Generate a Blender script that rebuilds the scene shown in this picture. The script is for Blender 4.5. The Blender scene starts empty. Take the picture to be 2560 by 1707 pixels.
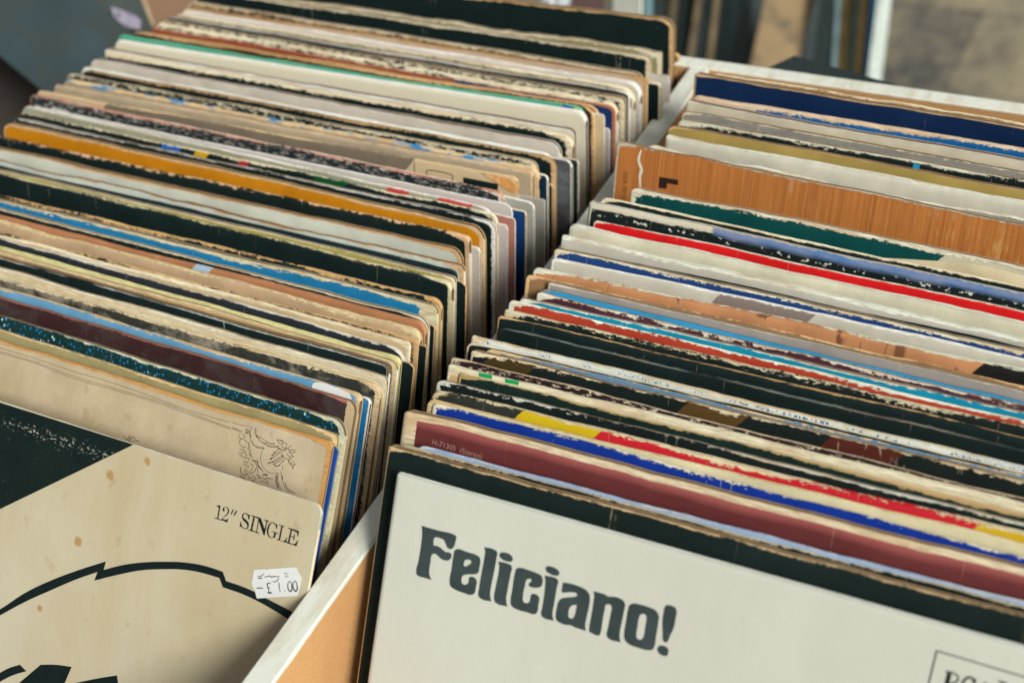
import bpy, bmesh, math, random
import numpy as np
from mathutils import Matrix, Vector
MM=0.001
COL=bpy.context.scene.collection
CAM=[3557.325735, 0.704781, 0.566246, -0.156111, 605.997263, -560.960583, 390.091744]
RECS=[
 ('l1', 'L', [164.49, 51.19, -315.85], 0.03554, 0.17489, 4.0, 0.7, '#122120', '#cba97a', {'chip': 0.3}, 'tall black sleeve with frayed tan top edge, backmost in the left compartment'),
 ('l2a', 'L', [168.1, 22.17, -315.74], -0.00083, 0.17937, 2.35, 0.91, '#8f8a66', '#d8cfb2', {'torn': 1.6, 'A': 1.2}, 'olive and cream torn sleeve squeezed between the two backmost black sleeves'),
 ('l2', 'L', [164.59, 15.25, -315.62], -0.01002, 0.18036, 3.0, 0.88, '#122120', '#d8cfb2', {'chip': 0.35}, 'black sleeve with cream top edge and white scuffs, second black one from the back left'),
 ('l3', 'L', [167.8, -1.55, -315.48], -0.02087, 0.18288, 2.92, 0.86, '#b8966a', '#d8cfb2', {'mott': ('#122120', 0.5)}, 'cream sleeve with black flecks just in front of the second black sleeve at the back'),
 ('l4', 'L', [171.1, -6.9, -315.5], -0.008, 0.18376, 2.17, 0.41, '#c3ab90', '#bd9560', {}, 'sleeve with orange tan edge near the back of the left compartment'),
 ('l5', 'L', [169.89, -12.16, -315.29], -0.01701, 0.1844, 4.0, 0.22, '#c9bfb2', '#dfe3d4', {}, 'pinkish white sleeve in the pale bundle at the back left'),
 ('l6', 'L', [168.31, -18.04, -315.33], -0.01938, 0.18537, 3.0, 0.55, '#a89c80', '#d8cfb2', {'mott': ('#122120', 0.42)}, 'cream sleeve with faint black traces in the pale bundle at the back left'),
 ('l6w', 'L', [168.19, -23.21, -315.22], -0.01981, 0.1861, 3.66, 0.07, '#2b2f2c', '#dfe3d4', {'A': 0.3}, 'sleeve with clean bright white edge standing out beside the divider at the back'),
 ('l7a', 'L', [167.06, -28.44, -315.23], -0.02508, 0.18694, 3.0, 0.06, '#122120', '#d8cfb2', {'mott': ('#d8cfb2', 0.5)}, 'black sleeve heavily flaked to cream paper, behind the brown and navy one'),
 ('l7b', 'L', [164.97, -33.61, -315.13], -0.02856, 0.18768, 3.58, 1.22, '#241c22', '#d8cfb2', {'A': 1.4, 'mott': ('#d8cfb2', 0.5)}, 'dark purple black sleeve with wide flaking cream top'),
 ('l7c', 'L', [165.47, -38.14, -315.33], -0.02046, 0.18857, 0.94, 0.0, '#8e4a34', '#a8664c', {'segs': [(60.8, 194.0, '#173562')], 'chip': 0.5}, 'sleeve brown at the left turning navy blue at the right with white chips'),
 ('l7d', 'L', [158.34, -42.31, -315.29], -0.00636, 0.18922, 0.95, 0.33, '#a88250', '#cba97a', {}, 'thin tan edged sleeve in front of the brown and navy one'),
 ('l7f', 'L', [156.11, -44.69, -315.27], -0.00412, 0.18959, 0.91, 0.36, '#3a2c20', '#cba97a', {}, 'thin brown sleeve with tan edge just behind the green edged one'),
 ('l8g', 'L', [151.45, -48.02, -315.14], 0.00558, 0.19, 2.0, 0.0, '#3f9c7c', '#5fae90', {'segs': [(146.1, 153.1, '#1f4a92'), (153.1, 162.3, '#c8b02c')], 'chip': 0.2}, 'thin sleeve whose green edge shows behind the tall plain cream cover'),
 ('l8', 'L', [154.53, -52.5, -314.92], 0.01091, 0.19053, 4.0, 0.0, '#cfc9b2', '#e2e7d8', {'A': 0.15, 'clean': 1}, 'tall plain cream cover with clean white edge, the widest blank band at the left'),
 ('l9a', 'L', [154.84, -68.69, -314.64], -0.00929, 0.19629, 3.16, 1.29, '#d8cfb2', '#dfe3d4', {'A': 0.6}, 'white edged sleeve directly in front of the tall plain cream cover'),
 ('l9b', 'L', [155.91, -74.39, -314.43], -0.01468, 0.19982, 3.0, 1.34, '#122120', '#d8cfb2', {'A': 1.0}, 'sleeve with cream torn top and a black band, in front of the white edged one'),
 ('l10', 'L', [152.79, -84.82, -314.02], -0.01333, 0.20621, 3.0, 0.4, '#c6bdae', '#dfe3d4', {'A': 0.6}, 'grey beige sleeve with white edge and rounded right corner'),
 ('l11a', 'L', [152.46, -96.44, -313.63], -0.01515, 0.21362, 2.0, 0.55, '#dfe3d4', '#dfe3d4', {}, 'thin white sleeve pressed against the grey beige one'),
 ('l11', 'L', [155.63, -100.02, -313.48], -0.01565, 0.21578, 2.0, 0.34, '#122120', '#cba97a', {'A': 1.0}, 'black sleeve with thin tan edge below the grey beige one'),
 ('l12', 'L', [148.37, -107.31, -313.17], -0.01607, 0.2203, 2.0, 0.0, '#122120', '#d8cfb2', {'mott': ('#d8cfb2', 0.45)}, 'black and cream flaked sleeve behind the tan one with blue flecks'),
 ('l13', 'L', [152.19, -114.29, -312.78], -0.01047, 0.22421, 3.0, 1.71, '#a8957a', '#cbb48c', {'A': 0.8, 'mott2': ('#2f86b8', 0.54)}, 'tan sleeve whose worn top edge carries broken blue flecks'),
 ('l13b', 'L', [151.27, -121.03, -312.5], -0.00316, 0.22836, 2.84, 0.21, '#a8987e', '#c2ac8a', {'A': 0.7}, 'fuzzy tan sleeve with a rubbed brown edge, beside the divider middle left'),
 ('l14', 'L', [146.5, -129.93, -312.18], 0.00739, 0.23399, 2.0, 0.11, '#766a5a', '#cdb48a', {'A': 0.5, 'segs': [(-322.2, -104.6, '#c2a783'), (98.5, 227.1, '#c2ad88')]}, 'brown grey cover with beige panels at both ends and an orange folded corner'),
 ('l15', 'L', [142.76, -140.66, -311.58], -0.02049, 0.24048, 3.0, 0.53, '#22282a', '#cfc8ba', {'A': 1.0, 'stripe': '#b5532f', 'mott': ('#8f8c84', 0.45)}, 'black and grey flaked sleeve with thin orange line along its top'),
 ('l16', 'L', [152.53, -152.28, -311.26], -0.01473, 0.24811, 0.8, 0.71, '#c2bab2', '#dfe3d4', {'A': 0.3, 'clean': 1}, 'lilac white cover with crisp white edge, behind the black one with colour blocks'),
 ('l17', 'L', [144.88, -156.87, -310.93], -0.03044, 0.2508, 1.77, 0.27, '#9a9a80', '#dfe3d4', {'A': 0.3, 'segs': [(96.7, 109.5, '#b8463f'), (126.3, 145.7, '#bd4a45')]}, 'grey green sleeve with two salmon red blocks near its right end'),
 ('l18', 'L', [148.66, -163.08, -310.61], -0.02299, 0.25444, 2.0, 0.0, '#122120', '#d8cfb2', {'A': 0.8, 'chip': 0.5, 'segs': [(-49.1, -35.7, '#1d5fae'), (-25.6, -16.9, '#c49a1e'), (3.7, 9.7, '#a32a30'), (51.7, 71.5, '#0f4a26')]}, 'black sleeve with small blue, yellow, red and green blocks'),
 ('l18b', 'L', [150.66, -170.03, -310.27], -0.0222, 0.25866, 2.0, 0.04, '#122120', '#dfe3d4', {'A': 1.1, 'chip': 0.6}, 'black sleeve with broken white edge directly behind the mustard yellow one'),
 ('l19', 'L', [147.5, -176.48, -309.83], -0.02383, 0.26236, 3.0, 1.1, '#c07d12', '#d2b183', {'A': 0.5}, 'mustard yellow sleeve with thick tan worn edge'),
 ('l20', 'L', [145.18, -189.9, -309.15], -0.00557, 0.27049, 3.0, 0.06, '#14211f', '#cfae88', {'A': 1.1, 'chip': 0.5}, 'black sleeve with chipped tan edge directly in front of the mustard yellow one'),
 ('l21', 'L', [146.36, -202.15, -308.49], -0.01095, 0.27803, 3.0, 0.63, '#bfc1b2', '#c39f72', {'A': 0.6}, 'off white sleeve with tan edge behind a torn white one'),
 ('l21b', 'L', [152.49, -217.58, -306.65], -0.01761, 0.2983, 3.0, 0.03, '#c2c8ba', '#c6a67c', {'A': 1.4, 'torn': 1.2}, 'off white sleeve with ragged brown tear line along its top'),
 ('l21c', 'L', [151.39, -226.67, -305.59], -0.00931, 0.31263, 0.95, -0.6, '#1a2a2e', '#4a5454', {'chip': 0.2}, 'thin charcoal sleeve squeezed behind the yellow green edged one'),
 ('l22', 'L', [152.31, -232.8, -304.59], -0.01649, 0.32043, 2.41, 0.49, '#a59d52', '#d8cfb2', {'A': 1.2, 'mott': ('#8f8840', 0.4)}, 'sleeve with peeling cream and yellow green edge, behind the widest black band'),
 ('l23', 'L', [152.74, -238.75, -303.67], -0.01792, 0.32853, 3.0, 0.05, '#122120', '#cfc9a6', {'A': 0.6, 'chip': 0.25}, 'black sleeve showing the widest black band in the left compartment'),
 ('l24', 'L', [155.08, -263.77, -299.85], -0.00936, 0.36476, 2.41, 0.67, '#122120', '#c2a06c', {'A': 1.5}, 'black sleeve with peeling tan edge behind the bright blue one'),
 ('l25', 'L', [154.87, -270.26, -298.71], -0.01266, 0.37373, 2.98, 1.28, '#1f76a3', '#cac3a4', {'A': 1.2, 'side': 9}, 'bright blue sleeve with broad cream worn top and corner'),
 ('l26', 'L', [154.36, -284.92, -295.96], -0.02276, 0.39792, 2.19, 0.59, '#122120', '#cfc8ac', {'A': 0.9}, 'thin black strip of a sleeve directly in front of the bright blue one'),
 ('l27', 'L', [155.28, -292.62, -294.23], -0.01739, 0.41111, 2.63, -0.6, '#a87450', '#b98a64', {'chip': 0.35, 'segs': [(28.6, 38.3, '#9cb2c0')]}, 'orange brown rounded edge sleeve in front of the bright blue one'),
 ('l28', 'L', [154.85, -301.05, -292.24], -0.0212, 0.42552, 3.26, 0.71, '#b59a78', '#cab88e', {'A': 1.6, 'torn': 1.6, 'mott': ('#222824', 0.26)}, 'tan sleeve with torn folded cream edge, below the orange brown one'),
 ('l28b', 'L', [157.89, -317.22, -288.61], -0.01257, 0.45614, 0.83, 0.5, '#b6976b', '#c0a274', {'mott': ('#1c2220', 0.5)}, 'tan sleeve with a broken black line along its rim'),
 ('l29', 'L', [154.56, -320.61, -287.73], -0.0161, 0.46209, 1.04, 1.7, '#c5ae84', '#d8cfb2', {'A': 0.6}, 'cream tan sleeve behind the charcoal one with the white rim'),
 ('l30', 'L', [154.13, -327.46, -285.84], -0.02722, 0.47336, 2.29, 0.0, '#262b30', '#d0cdbf', {'A': 0.4}, 'charcoal sleeve with thin white rim in the front half of the left compartment'),
 ('l31', 'L', [154.36, -338.15, -283.05], -0.02563, 0.49278, 2.0, 0.52, '#c8c088', '#c9c58c', {'A': 0.8}, 'pale yellow edged sleeve in front of the charcoal one'),
 ('l31b', 'L', [154.35, -343.78, -281.5], -0.02491, 0.50289, 2.07, 0.81, '#c2a070', '#cfc09a', {'A': 0.6}, 'tan and cream edged sleeve pressed behind the black one with a silvery scuff'),
 ('l32', 'L', [152.87, -350.7, -279.19], -0.02476, 0.51481, 4.0, -0.6, '#122120', '#aab0ac', {'scuffline': 1, 'chip': 0.2}, 'black sleeve with a silvery scuff line along its rounded rim'),
 ('l33', 'L', [155.35, -367.16, -274.06], -0.02348, 0.54991, 1.9, 1.06, '#c9c1a6', '#cfc9b0', {'A': 0.8, 'mott': ('#25302c', 0.36)}, 'cream sleeve with short black dashes at the left end'),
 ('l33b', 'L', [155.94, -373.93, -271.89], -0.02744, 0.56463, 0.8, 0.98, '#cdc3a0', '#cdbc96', {'A': 0.6}, 'cream tan sleeve directly behind the cloudy grey one'),
 ('l34', 'L', [156.42, -380.09, -269.55], -0.01832, 0.57604, 2.25, 0.52, '#30322d', '#cbb995', {'A': 1.1, 'cloud': 1}, 'cloudy grey and black cover with worn cream edge behind the light blue one'),
 ('l35', 'L', [149.77, -394.15, -264.27], -0.02483, 0.6048, 3.0, 0.47, '#5c8fb0', '#cbb68c', {'A': 0.7, 'cloud': 0.12}, 'light blue sleeve with fuzzy cream edge behind the dark maroon one'),
 ('l36', 'L', [150.34, -405.42, -259.96], -0.02349, 0.6283, 3.0, 0.0, '#35201f', '#9c5a5a', {'A': 0.5, 'chip': 0.25, 'cloud': 0.1, 'side': 4, 'siderim': '#b9a480'}, 'dark maroon cover with pinkish scuffed rim in the left compartment'),
 ('l37', 'L', [153.33, -423.96, -254.86], -0.02271, 0.65518, 3.0, 0.5, '#11302f', '#b9bda4', {'A': 0.9, 'speck': 1}, 'dark teal cover speckled with light blue dots'),
 ('l38', 'L', [153.22, -431.74, -255.01], -0.02243, 0.65611, 1.94, 0.46, '#948a60', '#cdb688', {'A': 0.5}, 'olive sleeve with cream edge between the speckled teal one and the line drawing'),
 ('l39', 'L', [154.29, -437.61, -254.86], -0.01753, 0.65677, 2.0, 1.17, '#b9aa8e', '#c08a4a', {'A': 0.9, 'crease': 1}, 'cream paper cover with thin black line drawing of a flower and scrolls'),
 ('l40', 'L', [170.33, -470.63, -254.26], -0.01045, 0.6605, 1.6, 0.08, '#bab399', '#d8dccb', {'A': 0.2, 'big': 1}, 'foxed cream cover with black arc, large black corner and a price sticker, frontmost left'),
 ('xb', 'X', [166.08, 51.91, -337.61], 0.03554, 0.17489, 3.0, 1.2, '#122120', '#cba97a', {}, 'black sleeve with tan corner poking out behind the tall backmost black one'),
 ('xc', 'X', [175.06, 15.38, -326.54], -0.00543, 0.17986, 1.88, 1.0, '#cfc8b8', '#dfe3d4', {}, 'white edged sleeve peeking out beside the divider behind the second black one'),
 ('xd', 'X', [176.37, -0.43, -321.4], -0.01545, 0.18162, 2.0, 1.6, '#122120', '#d8cfb2', {}, 'low black sleeve with cream rounded corner next to the divider at the back'),
 ('xe', 'X', [161.4, -44.13, -318.61], -0.00524, 0.18941, 0.76, 1.0, '#c7b28c', '#dfe3d4', {}, 'narrow cream cornered sleeve beside the navy blue end'),
 ('xf', 'X', [163.15, -42.58, -327.44], -0.01341, 0.1889, 0.75, 0.8, '#b4aca8', '#dfe3d4', {}, 'lilac grey sleeve with white edge sunk beside the tan ones'),
 ('xg', 'X', [162.51, -94.01, -316.81], -0.01424, 0.20992, 2.0, 0.5, '#4a4c50', '#dfe3d4', {'cloud': 0.4}, 'glossy charcoal grey sleeve with thin white edge, sunk behind the grey beige one'),
 ('xh', 'X', [161.87, -83.15, -322.91], -0.01401, 0.20302, 1.6, 0.8, '#20302c', '#dfe3d4', {}, 'thin dark sleeve with white edge sunk next to the grey beige one'),
 ('xi', 'X', [155.62, -111.79, -317.25], -0.01327, 0.22226, 1.6, 0.7, '#10283a', '#dfe3d4', {}, 'navy sleeve with thin white edge sunk beside the tan ones'),
 ('xu', 'X', [157.4, -231.43, -308.08], -0.0129, 0.31653, 0.76, 0.5, '#122120', '#cba97a', {}, 'black sleeve with thin tan edge showing in the valley beside the yellow green one'),
 ('xv', 'X', [160.03, -334.89, -287.29], -0.02643, 0.48307, 1.4, 0.5, '#122120', '#cba97a', {}, 'black sleeve protruding into the valley in front of the charcoal one'),
 ('xw', 'X', [161.08, -312.31, -293.34], -0.01689, 0.44083, 1.2, 0.5, '#122120', '#b8925e', {}, 'black sleeve with brown edge protruding beside the torn folded tan one'),
 ('xj', 'X', [156.24, -107.38, -325.03], -0.01586, 0.21804, 1.6, 1.0, '#122120', '#cba97a', {}, 'black sleeve with narrow tan edge sunk deep by the divider'),
 ('xk', 'X', [159.64, -140.46, -316.02], -0.00655, 0.23724, 1.6, 0.8, '#a8a89a', '#dfe3d4', {'low': [(28, '#0c1413'), (45, '#0e4a78')]}, 'light grey sleeve with a black and blue band low on its edge'),
 ('xl', 'X', [159.1, -150.13, -314.36], -0.01761, 0.2443, 1.6, 0.8, '#123a6c', '#d8cfb2', {'low': [(40, '#3a1c34')]}, 'blue sleeve fading to purple with white flaked edge'),
 ('xm', 'X', [156.01, -157.26, -314.07], -0.02258, 0.24945, 0.7, 0.6, '#b0786c', '#dfe3d4', {}, 'dusty pink sleeve with white edge sunk by the lilac white cover'),
 ('xn', 'X', [153.05, -161.55, -316.08], -0.02672, 0.25262, 1.42, 0.8, '#bcb2ae', '#dfe3d4', {}, 'pale lilac sleeve with white rounded corner behind the mustard yellow one'),
 ('xo', 'X', [148.66, -186.55, -315.98], -0.0147, 0.26643, 1.6, 0.8, '#c2b8ac', '#dfe3d4', {}, 'pale sleeve with white corner sunk in front of the mustard yellow one'),
 ('xp', 'X', [153.19, -390.17, -270.16], -0.02158, 0.59042, 1.8, 0.9, '#0e6ba0', '#dfe3d4', {'cloud': 0.3}, 'vivid blue sleeve with white flaked edge standing out near the front divider'),
 ('xq', 'X', [155.89, -437.07, -257.54], -0.01998, 0.65644, 1.2, 0.2, '#123f86', '#5c6c70', {}, 'thin royal blue edge wedged behind the line drawing cover'),
 ('xz', 'X', [160.01, -128.94, -323.04], 0.00211, 0.23118, 1.2, 0.3, '#a39d92', '#b9b9b4', {'rough': 0.12, 'cloud': 0.8}, 'crumpled clear plastic outer sleeve sunk beside the grey brown cover'),
 ('xr', 'X', [156.72, -281.63, -301.24], -0.01771, 0.38583, 1.4, 0.4, '#122120', '#cba97a', {}, 'black edged sleeve sunk beside the bright blue one'),
 ('r0', 'R', [522.58, -44.41, -296.61], -0.04195, 0.25591, 1.04, 0.66, '#9a7a48', '#d8cfb2', {'mott': ('#122120', 0.45), 'torn': 0.8}, 'tan and black flaked sleeve against the back panel in the right compartment'),
 ('r1', 'R', [515.71, -48.01, -296.09], -0.03739, 0.25766, 4.0, 0.42, '#0c2446', '#c2a680', {'A': 0.6, 'chip': 0.15}, 'navy blue cover, backmost wide band of the right compartment'),
 ('r2', 'R', [522.93, -71.46, -294.39], -0.01967, 0.27917, 3.0, 1.49, '#125a90', '#ccb79c', {'A': 1.2, 'segs': [(-185.5, -120.9, '#c3b79c')]}, 'pinkish cream edge sleeve with a blue wedge widening to the right'),
 ('r3', 'R', [519.55, -85.67, -293.1], -0.04859, 0.2919, 4.0, 0.28, '#c2b8a0', '#dfe3d4', {'A': 0.4}, 'beige white cover in front of the blue wedge'),
 ('r4', 'R', [521.3, -98.43, -292.04], -0.04226, 0.30471, 3.0, 0.17, '#85827a', '#d8cfb2', {'A': 0.8}, 'grey sleeve with cream edge behind the white one'),
 ('r5', 'R', [523.08, -106.14, -291.3], -0.03231, 0.31232, 3.0, 0.56, '#16201f', '#c8c8b6', {'A': 1.2}, 'black sleeve with white worn edge behind the khaki gold one'),
 ('r6', 'R', [520.24, -116.84, -290.27], -0.03648, 0.32265, 3.0, 0.18, '#a08a4c', '#c4a474', {'A': 0.5, 'chip': 0.15}, 'khaki gold sleeve with short vertical creases'),
 ('r7', 'R', [522.41, -129.23, -288.81], -0.03712, 0.33361, 5.0, 0.36, '#bcb8a6', '#ccd0c0', {'A': 0.5, 'chip': 0.2}, 'pale grey white cover with old tape marks behind the wood grain one'),
 ('r7b', 'R', [513.36, -145.67, -287.51], -0.05211, 0.35123, 1.48, 0.86, '#8c8a7c', '#d0cdbc', {'A': 1.6, 'torn': 1.5}, 'grey white layered sleeve with split edge directly behind the wood grain cover'),
 ('r8', 'R', [498.49, -149.15, -286.87], -0.05622, 0.35466, 3.0, 0.55, '#a8703c', '#b8b09c', {'A': 0.9, 'wood': 1, 'torn': 0.8}, 'orange brown wood grain cover with a black angular letter'),
 ('r9', 'R', [523.46, -190.35, -282.54], -0.02953, 0.39192, 3.0, 1.37, '#064240', '#cfcab4', {'A': 0.9, 'segs': [(-10.2, 43.0, '#b8b29a')]}, 'dark green cover in front of the wood grain one'),
 ('r10', 'R', [510.62, -206.77, -281.25], -0.04239, 0.40549, 1.06, 0.73, '#182320', '#d8cfb2', {'A': 0.8, 'mott': ('#d8cfb2', 0.3)}, 'black sleeve with cream edge between the green and the blue purple ones'),
 ('r11', 'R', [509.04, -211.86, -280.28], -0.03182, 0.40852, 4.0, 0.0, '#16201f', '#a9a79a', {'A': 0.5, 'blueband': 1, 'chip': 0.6}, 'sleeve with misty blue violet band above black'),
 ('r12', 'R', [516.9, -227.09, -279.1], -0.02841, 0.42089, 2.0, 0.22, '#c81a1c', '#cfc9b8', {'A': 0.8}, 'vivid red sleeve in the right compartment'),
 ('r13', 'R', [508.15, -235.44, -277.75], -0.02978, 0.42649, 5.0, 0.18, '#c1bda4', '#cdd3c4', {'A': 0.3}, 'cream white cover directly in front of the vivid red one'),
 ('r13b', 'R', [508.22, -246.76, -276.75], -0.02844, 0.43566, 3.92, 1.21, '#b3aea0', '#ced3c4', {'A': 1.2, 'torn': 1.0}, 'grey white sleeve with thick frayed white edge'),
 ('r14', 'R', [512.0, -254.61, -276.43], -0.01508, 0.44289, 0.83, -0.6, '#13201e', '#6f7468', {'chip': 0.15}, 'thin black strip of a sleeve between two cream ones'),
 ('r15', 'R', [510.92, -257.09, -275.82], -0.01433, 0.44411, 2.91, 1.09, '#1c3c70', '#cfcab2', {'A': 1.1}, 'cream edged sleeve with a broken navy line'),
 ('r16', 'R', [512.93, -263.08, -275.23], -0.00801, 0.44892, 2.56, 0.57, '#bcb9a8', '#dfe3d4', {'A': 0.4, 'segs': [(-77.9, -36.6, '#7c7068')]}, 'white grey cover with a brown grey photo patch in its middle'),
 ('r17', 'R', [512.03, -272.06, -273.99], 0.01276, 0.45556, 4.0, 0.39, '#b07c54', '#c9ccb8', {'A': 0.6, 'segs': [(35.6, 84.6, '#1c1a18')], 'skin': 1}, 'sleeve with tan brown picture strip crossed by thin dark strokes'),
 ('r18b', 'R', [507.01, -282.22, -273.45], -0.0099, 0.46445, 0.83, 0.3, '#8a6a48', '#cba97a', {'mott': ('#122120', 0.3)}, 'tan edged sleeve whose left corner sticks out by the divider'),
 ('r18', 'R', [518.01, -285.78, -272.69], -0.01482, 0.46632, 3.0, 0.0, '#938c84', '#b9b0a0', {'A': 0.3}, 'plain warm grey cover with rounded left corner'),
 ('r19', 'R', [515.73, -293.02, -272.13], -0.0192, 0.47242, 1.61, -0.6, '#2e8cb8', '#c9a468', {'chip': 0.35}, 'sky blue edge sleeve behind the maroon flaked one'),
 ('r19b', 'R', [515.94, -296.29, -271.69], -0.01735, 0.47485, 2.0, 0.41, '#4c2a30', '#cfcabc', {'A': 1.3}, 'dark maroon sleeve with flaked white edge between two blue ones'),
 ('r20', 'R', [511.68, -301.4, -271.0], -0.00928, 0.47879, 2.5, 0.0, '#0f7f9c', '#d0d8cc', {'chip': 0.15}, 'turquoise rounded edge sleeve right of centre'),
 ('r21', 'R', [506.87, -305.94, -270.74], -0.01379, 0.48284, 1.08, 0.46, '#a83c28', '#d4d6c6', {'A': 1.0}, 'orange red sleeve with white flaked edge in front of the turquoise one'),
 ('r21b', 'R', [509.9, -311.13, -269.78], -0.0011, 0.48628, 3.0, 0.4, '#161f1d', '#bfb89a', {'A': 1.2, 'torn': 1.0}, 'black sleeve with torn cream edge in front of the orange red one'),
 ('r22', 'R', [509.62, -318.42, -268.68], 0.00033, 0.49365, 3.0, 0.07, '#122120', '#c2a070', {'A': 0.8, 'chip': 0.3}, 'black sleeve with tan line, behind the widest black band on the right'),
 ('r23', 'R', [513.02, -327.02, -267.14], 0.00223, 0.50381, 3.0, -0.6, '#101d1b', '#7d8480', {'scuffline': 0.6, 'chip': 0.2}, 'black sleeve showing the widest black band in the right compartment'),
 ('r24', 'R', [505.4, -339.5, -264.89], 0.00375, 0.51865, 2.76, 0.0, '#c9ccc0', '#c9bc9c', {'A': 0.8, 'cloud': 0.1, 'txt': 1}, 'white cover with a line of tiny blue print along its rim'),
 ('r24b', 'R', [505.6, -344.98, -264.2], 0.00702, 0.52614, 0.8, 0.28, '#1e211d', '#c9c4ac', {'A': 0.3}, 'dark sleeve with pale left edge tucked under the white cover'),
 ('r25a', 'R', [514.68, -346.6, -263.86], 0.00702, 0.52806, 0.94, 0.25, '#5f7c92', '#c7b28a', {'A': 1.0, 'chip': 0.6}, 'grey blue flaked sleeve behind the brown and black picture cover'),
 ('r25', 'R', [511.28, -350.51, -262.76], 0.01186, 0.53166, 3.0, 0.24, '#131c1a', '#cbbfa0', {'A': 1.0, 'segs': [(-147.9, -127.0, '#3c3018'), (-61.8, -37.7, '#4f3a1e'), (-5.4, 21.2, '#4a221a')], 'chip': 0.3}, 'black cover with brown gold picture patches'),
 ('r26a', 'R', [503.56, -361.81, -260.98], 0.00376, 0.54607, 0.8, 0.28, '#2a1c1e', '#b5a48c', {'mott': ('#c7b99c', 0.42)}, 'dark brown sleeve flecked with cream dashes'),
 ('r26', 'R', [506.05, -365.91, -259.89], 0.01168, 0.55017, 2.38, 3.2, '#c0a070', '#cbc4a8', {'A': 0.3, 'soft': 1}, 'cream cover with tan lower part and two small green rectangles'),
 ('r27', 'R', [509.44, -374.3, -258.53], -0.00609, 0.56087, 0.8, 0.0, '#142622', '#a08f60', {'A': 0.8}, 'dark green black sleeve in front of the cream one with green rectangles'),
 ('r28', 'R', [505.79, -380.26, -257.07], 0.01064, 0.56739, 2.14, 0.0, '#121b1a', '#b9bdb0', {'A': 1.2, 'chip': 0.3}, 'black sleeve with broken white scuff line behind the red and yellow one'),
 ('r29', 'R', [508.64, -386.89, -255.54], 0.01894, 0.57495, 3.0, 0.53, '#2a2e28', '#cbc09c', {'A': 1.1, 'segs': [(-116.7, -82.8, '#bda318'), (-82.8, 57.5, '#b4202a'), (57.5, 102.5, '#b8981a')]}, 'sleeve with yellow, long red and again yellow stretch on black'),
 ('r30a', 'R', [510.17, -393.83, -254.49], 0.02543, 0.58437, 0.88, 0.4, '#c9c09a', '#b8a27a', {'A': 0.4, 'chip': 0.05}, 'plain cream cover behind the royal blue strip'),
 ('r30b', 'R', [509.78, -400.86, -252.97], 0.00379, 0.59251, 1.2, 0.03, '#0c2f86', '#d0cdb8', {'A': 0.7, 'chip': 0.3}, 'royal blue strip of a sleeve behind the brick maroon cover'),
 ('r31', 'R', [503.63, -407.71, -251.47], 0.01428, 0.59499, 5.0, 2.45, '#5e2c2c', '#c7b99c', {'A': 0.25, 'redge': '#9c5650', 'side': 7}, 'brick maroon cover with cream tape border and small pale print'),
 ('r32', 'R', [518.85, -423.14, -251.39], 0.0245, 0.60108, 1.41, 0.1, '#8ea2bc', '#bcc4ca', {'A': 0.6, 'mott': ('#4a78b8', 0.34)}, 'white and light blue inner edge poking up in front of the brick maroon cover'),
 ('r33a', 'R', [511.72, -425.39, -251.42], 0.02397, 0.6019, 0.8, 0.0, '#0e1716', '#a9a48c', {'A': 0.4}, 'thin glossy black sleeve behind the battered black one'),
 ('r33', 'R', [508.85, -429.05, -250.24], 0.01911, 0.60262, 4.5, 0.0, '#14211f', '#bfa880', {'A': 0.8, 'chip': 0.6}, 'battered black jacket with chipped tan edge directly behind the frontmost cover on the right'),
 ('r34', 'R', [518.22, -441.87, -249.54], 0.01433, 0.60725, 4.0, 0.0, '#bcbfb2', '#d0d6ca', {'A': 0.05, 'big': 1}, 'off white cover with big dark lettering Feliciano!, frontmost right'),
]
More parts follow.
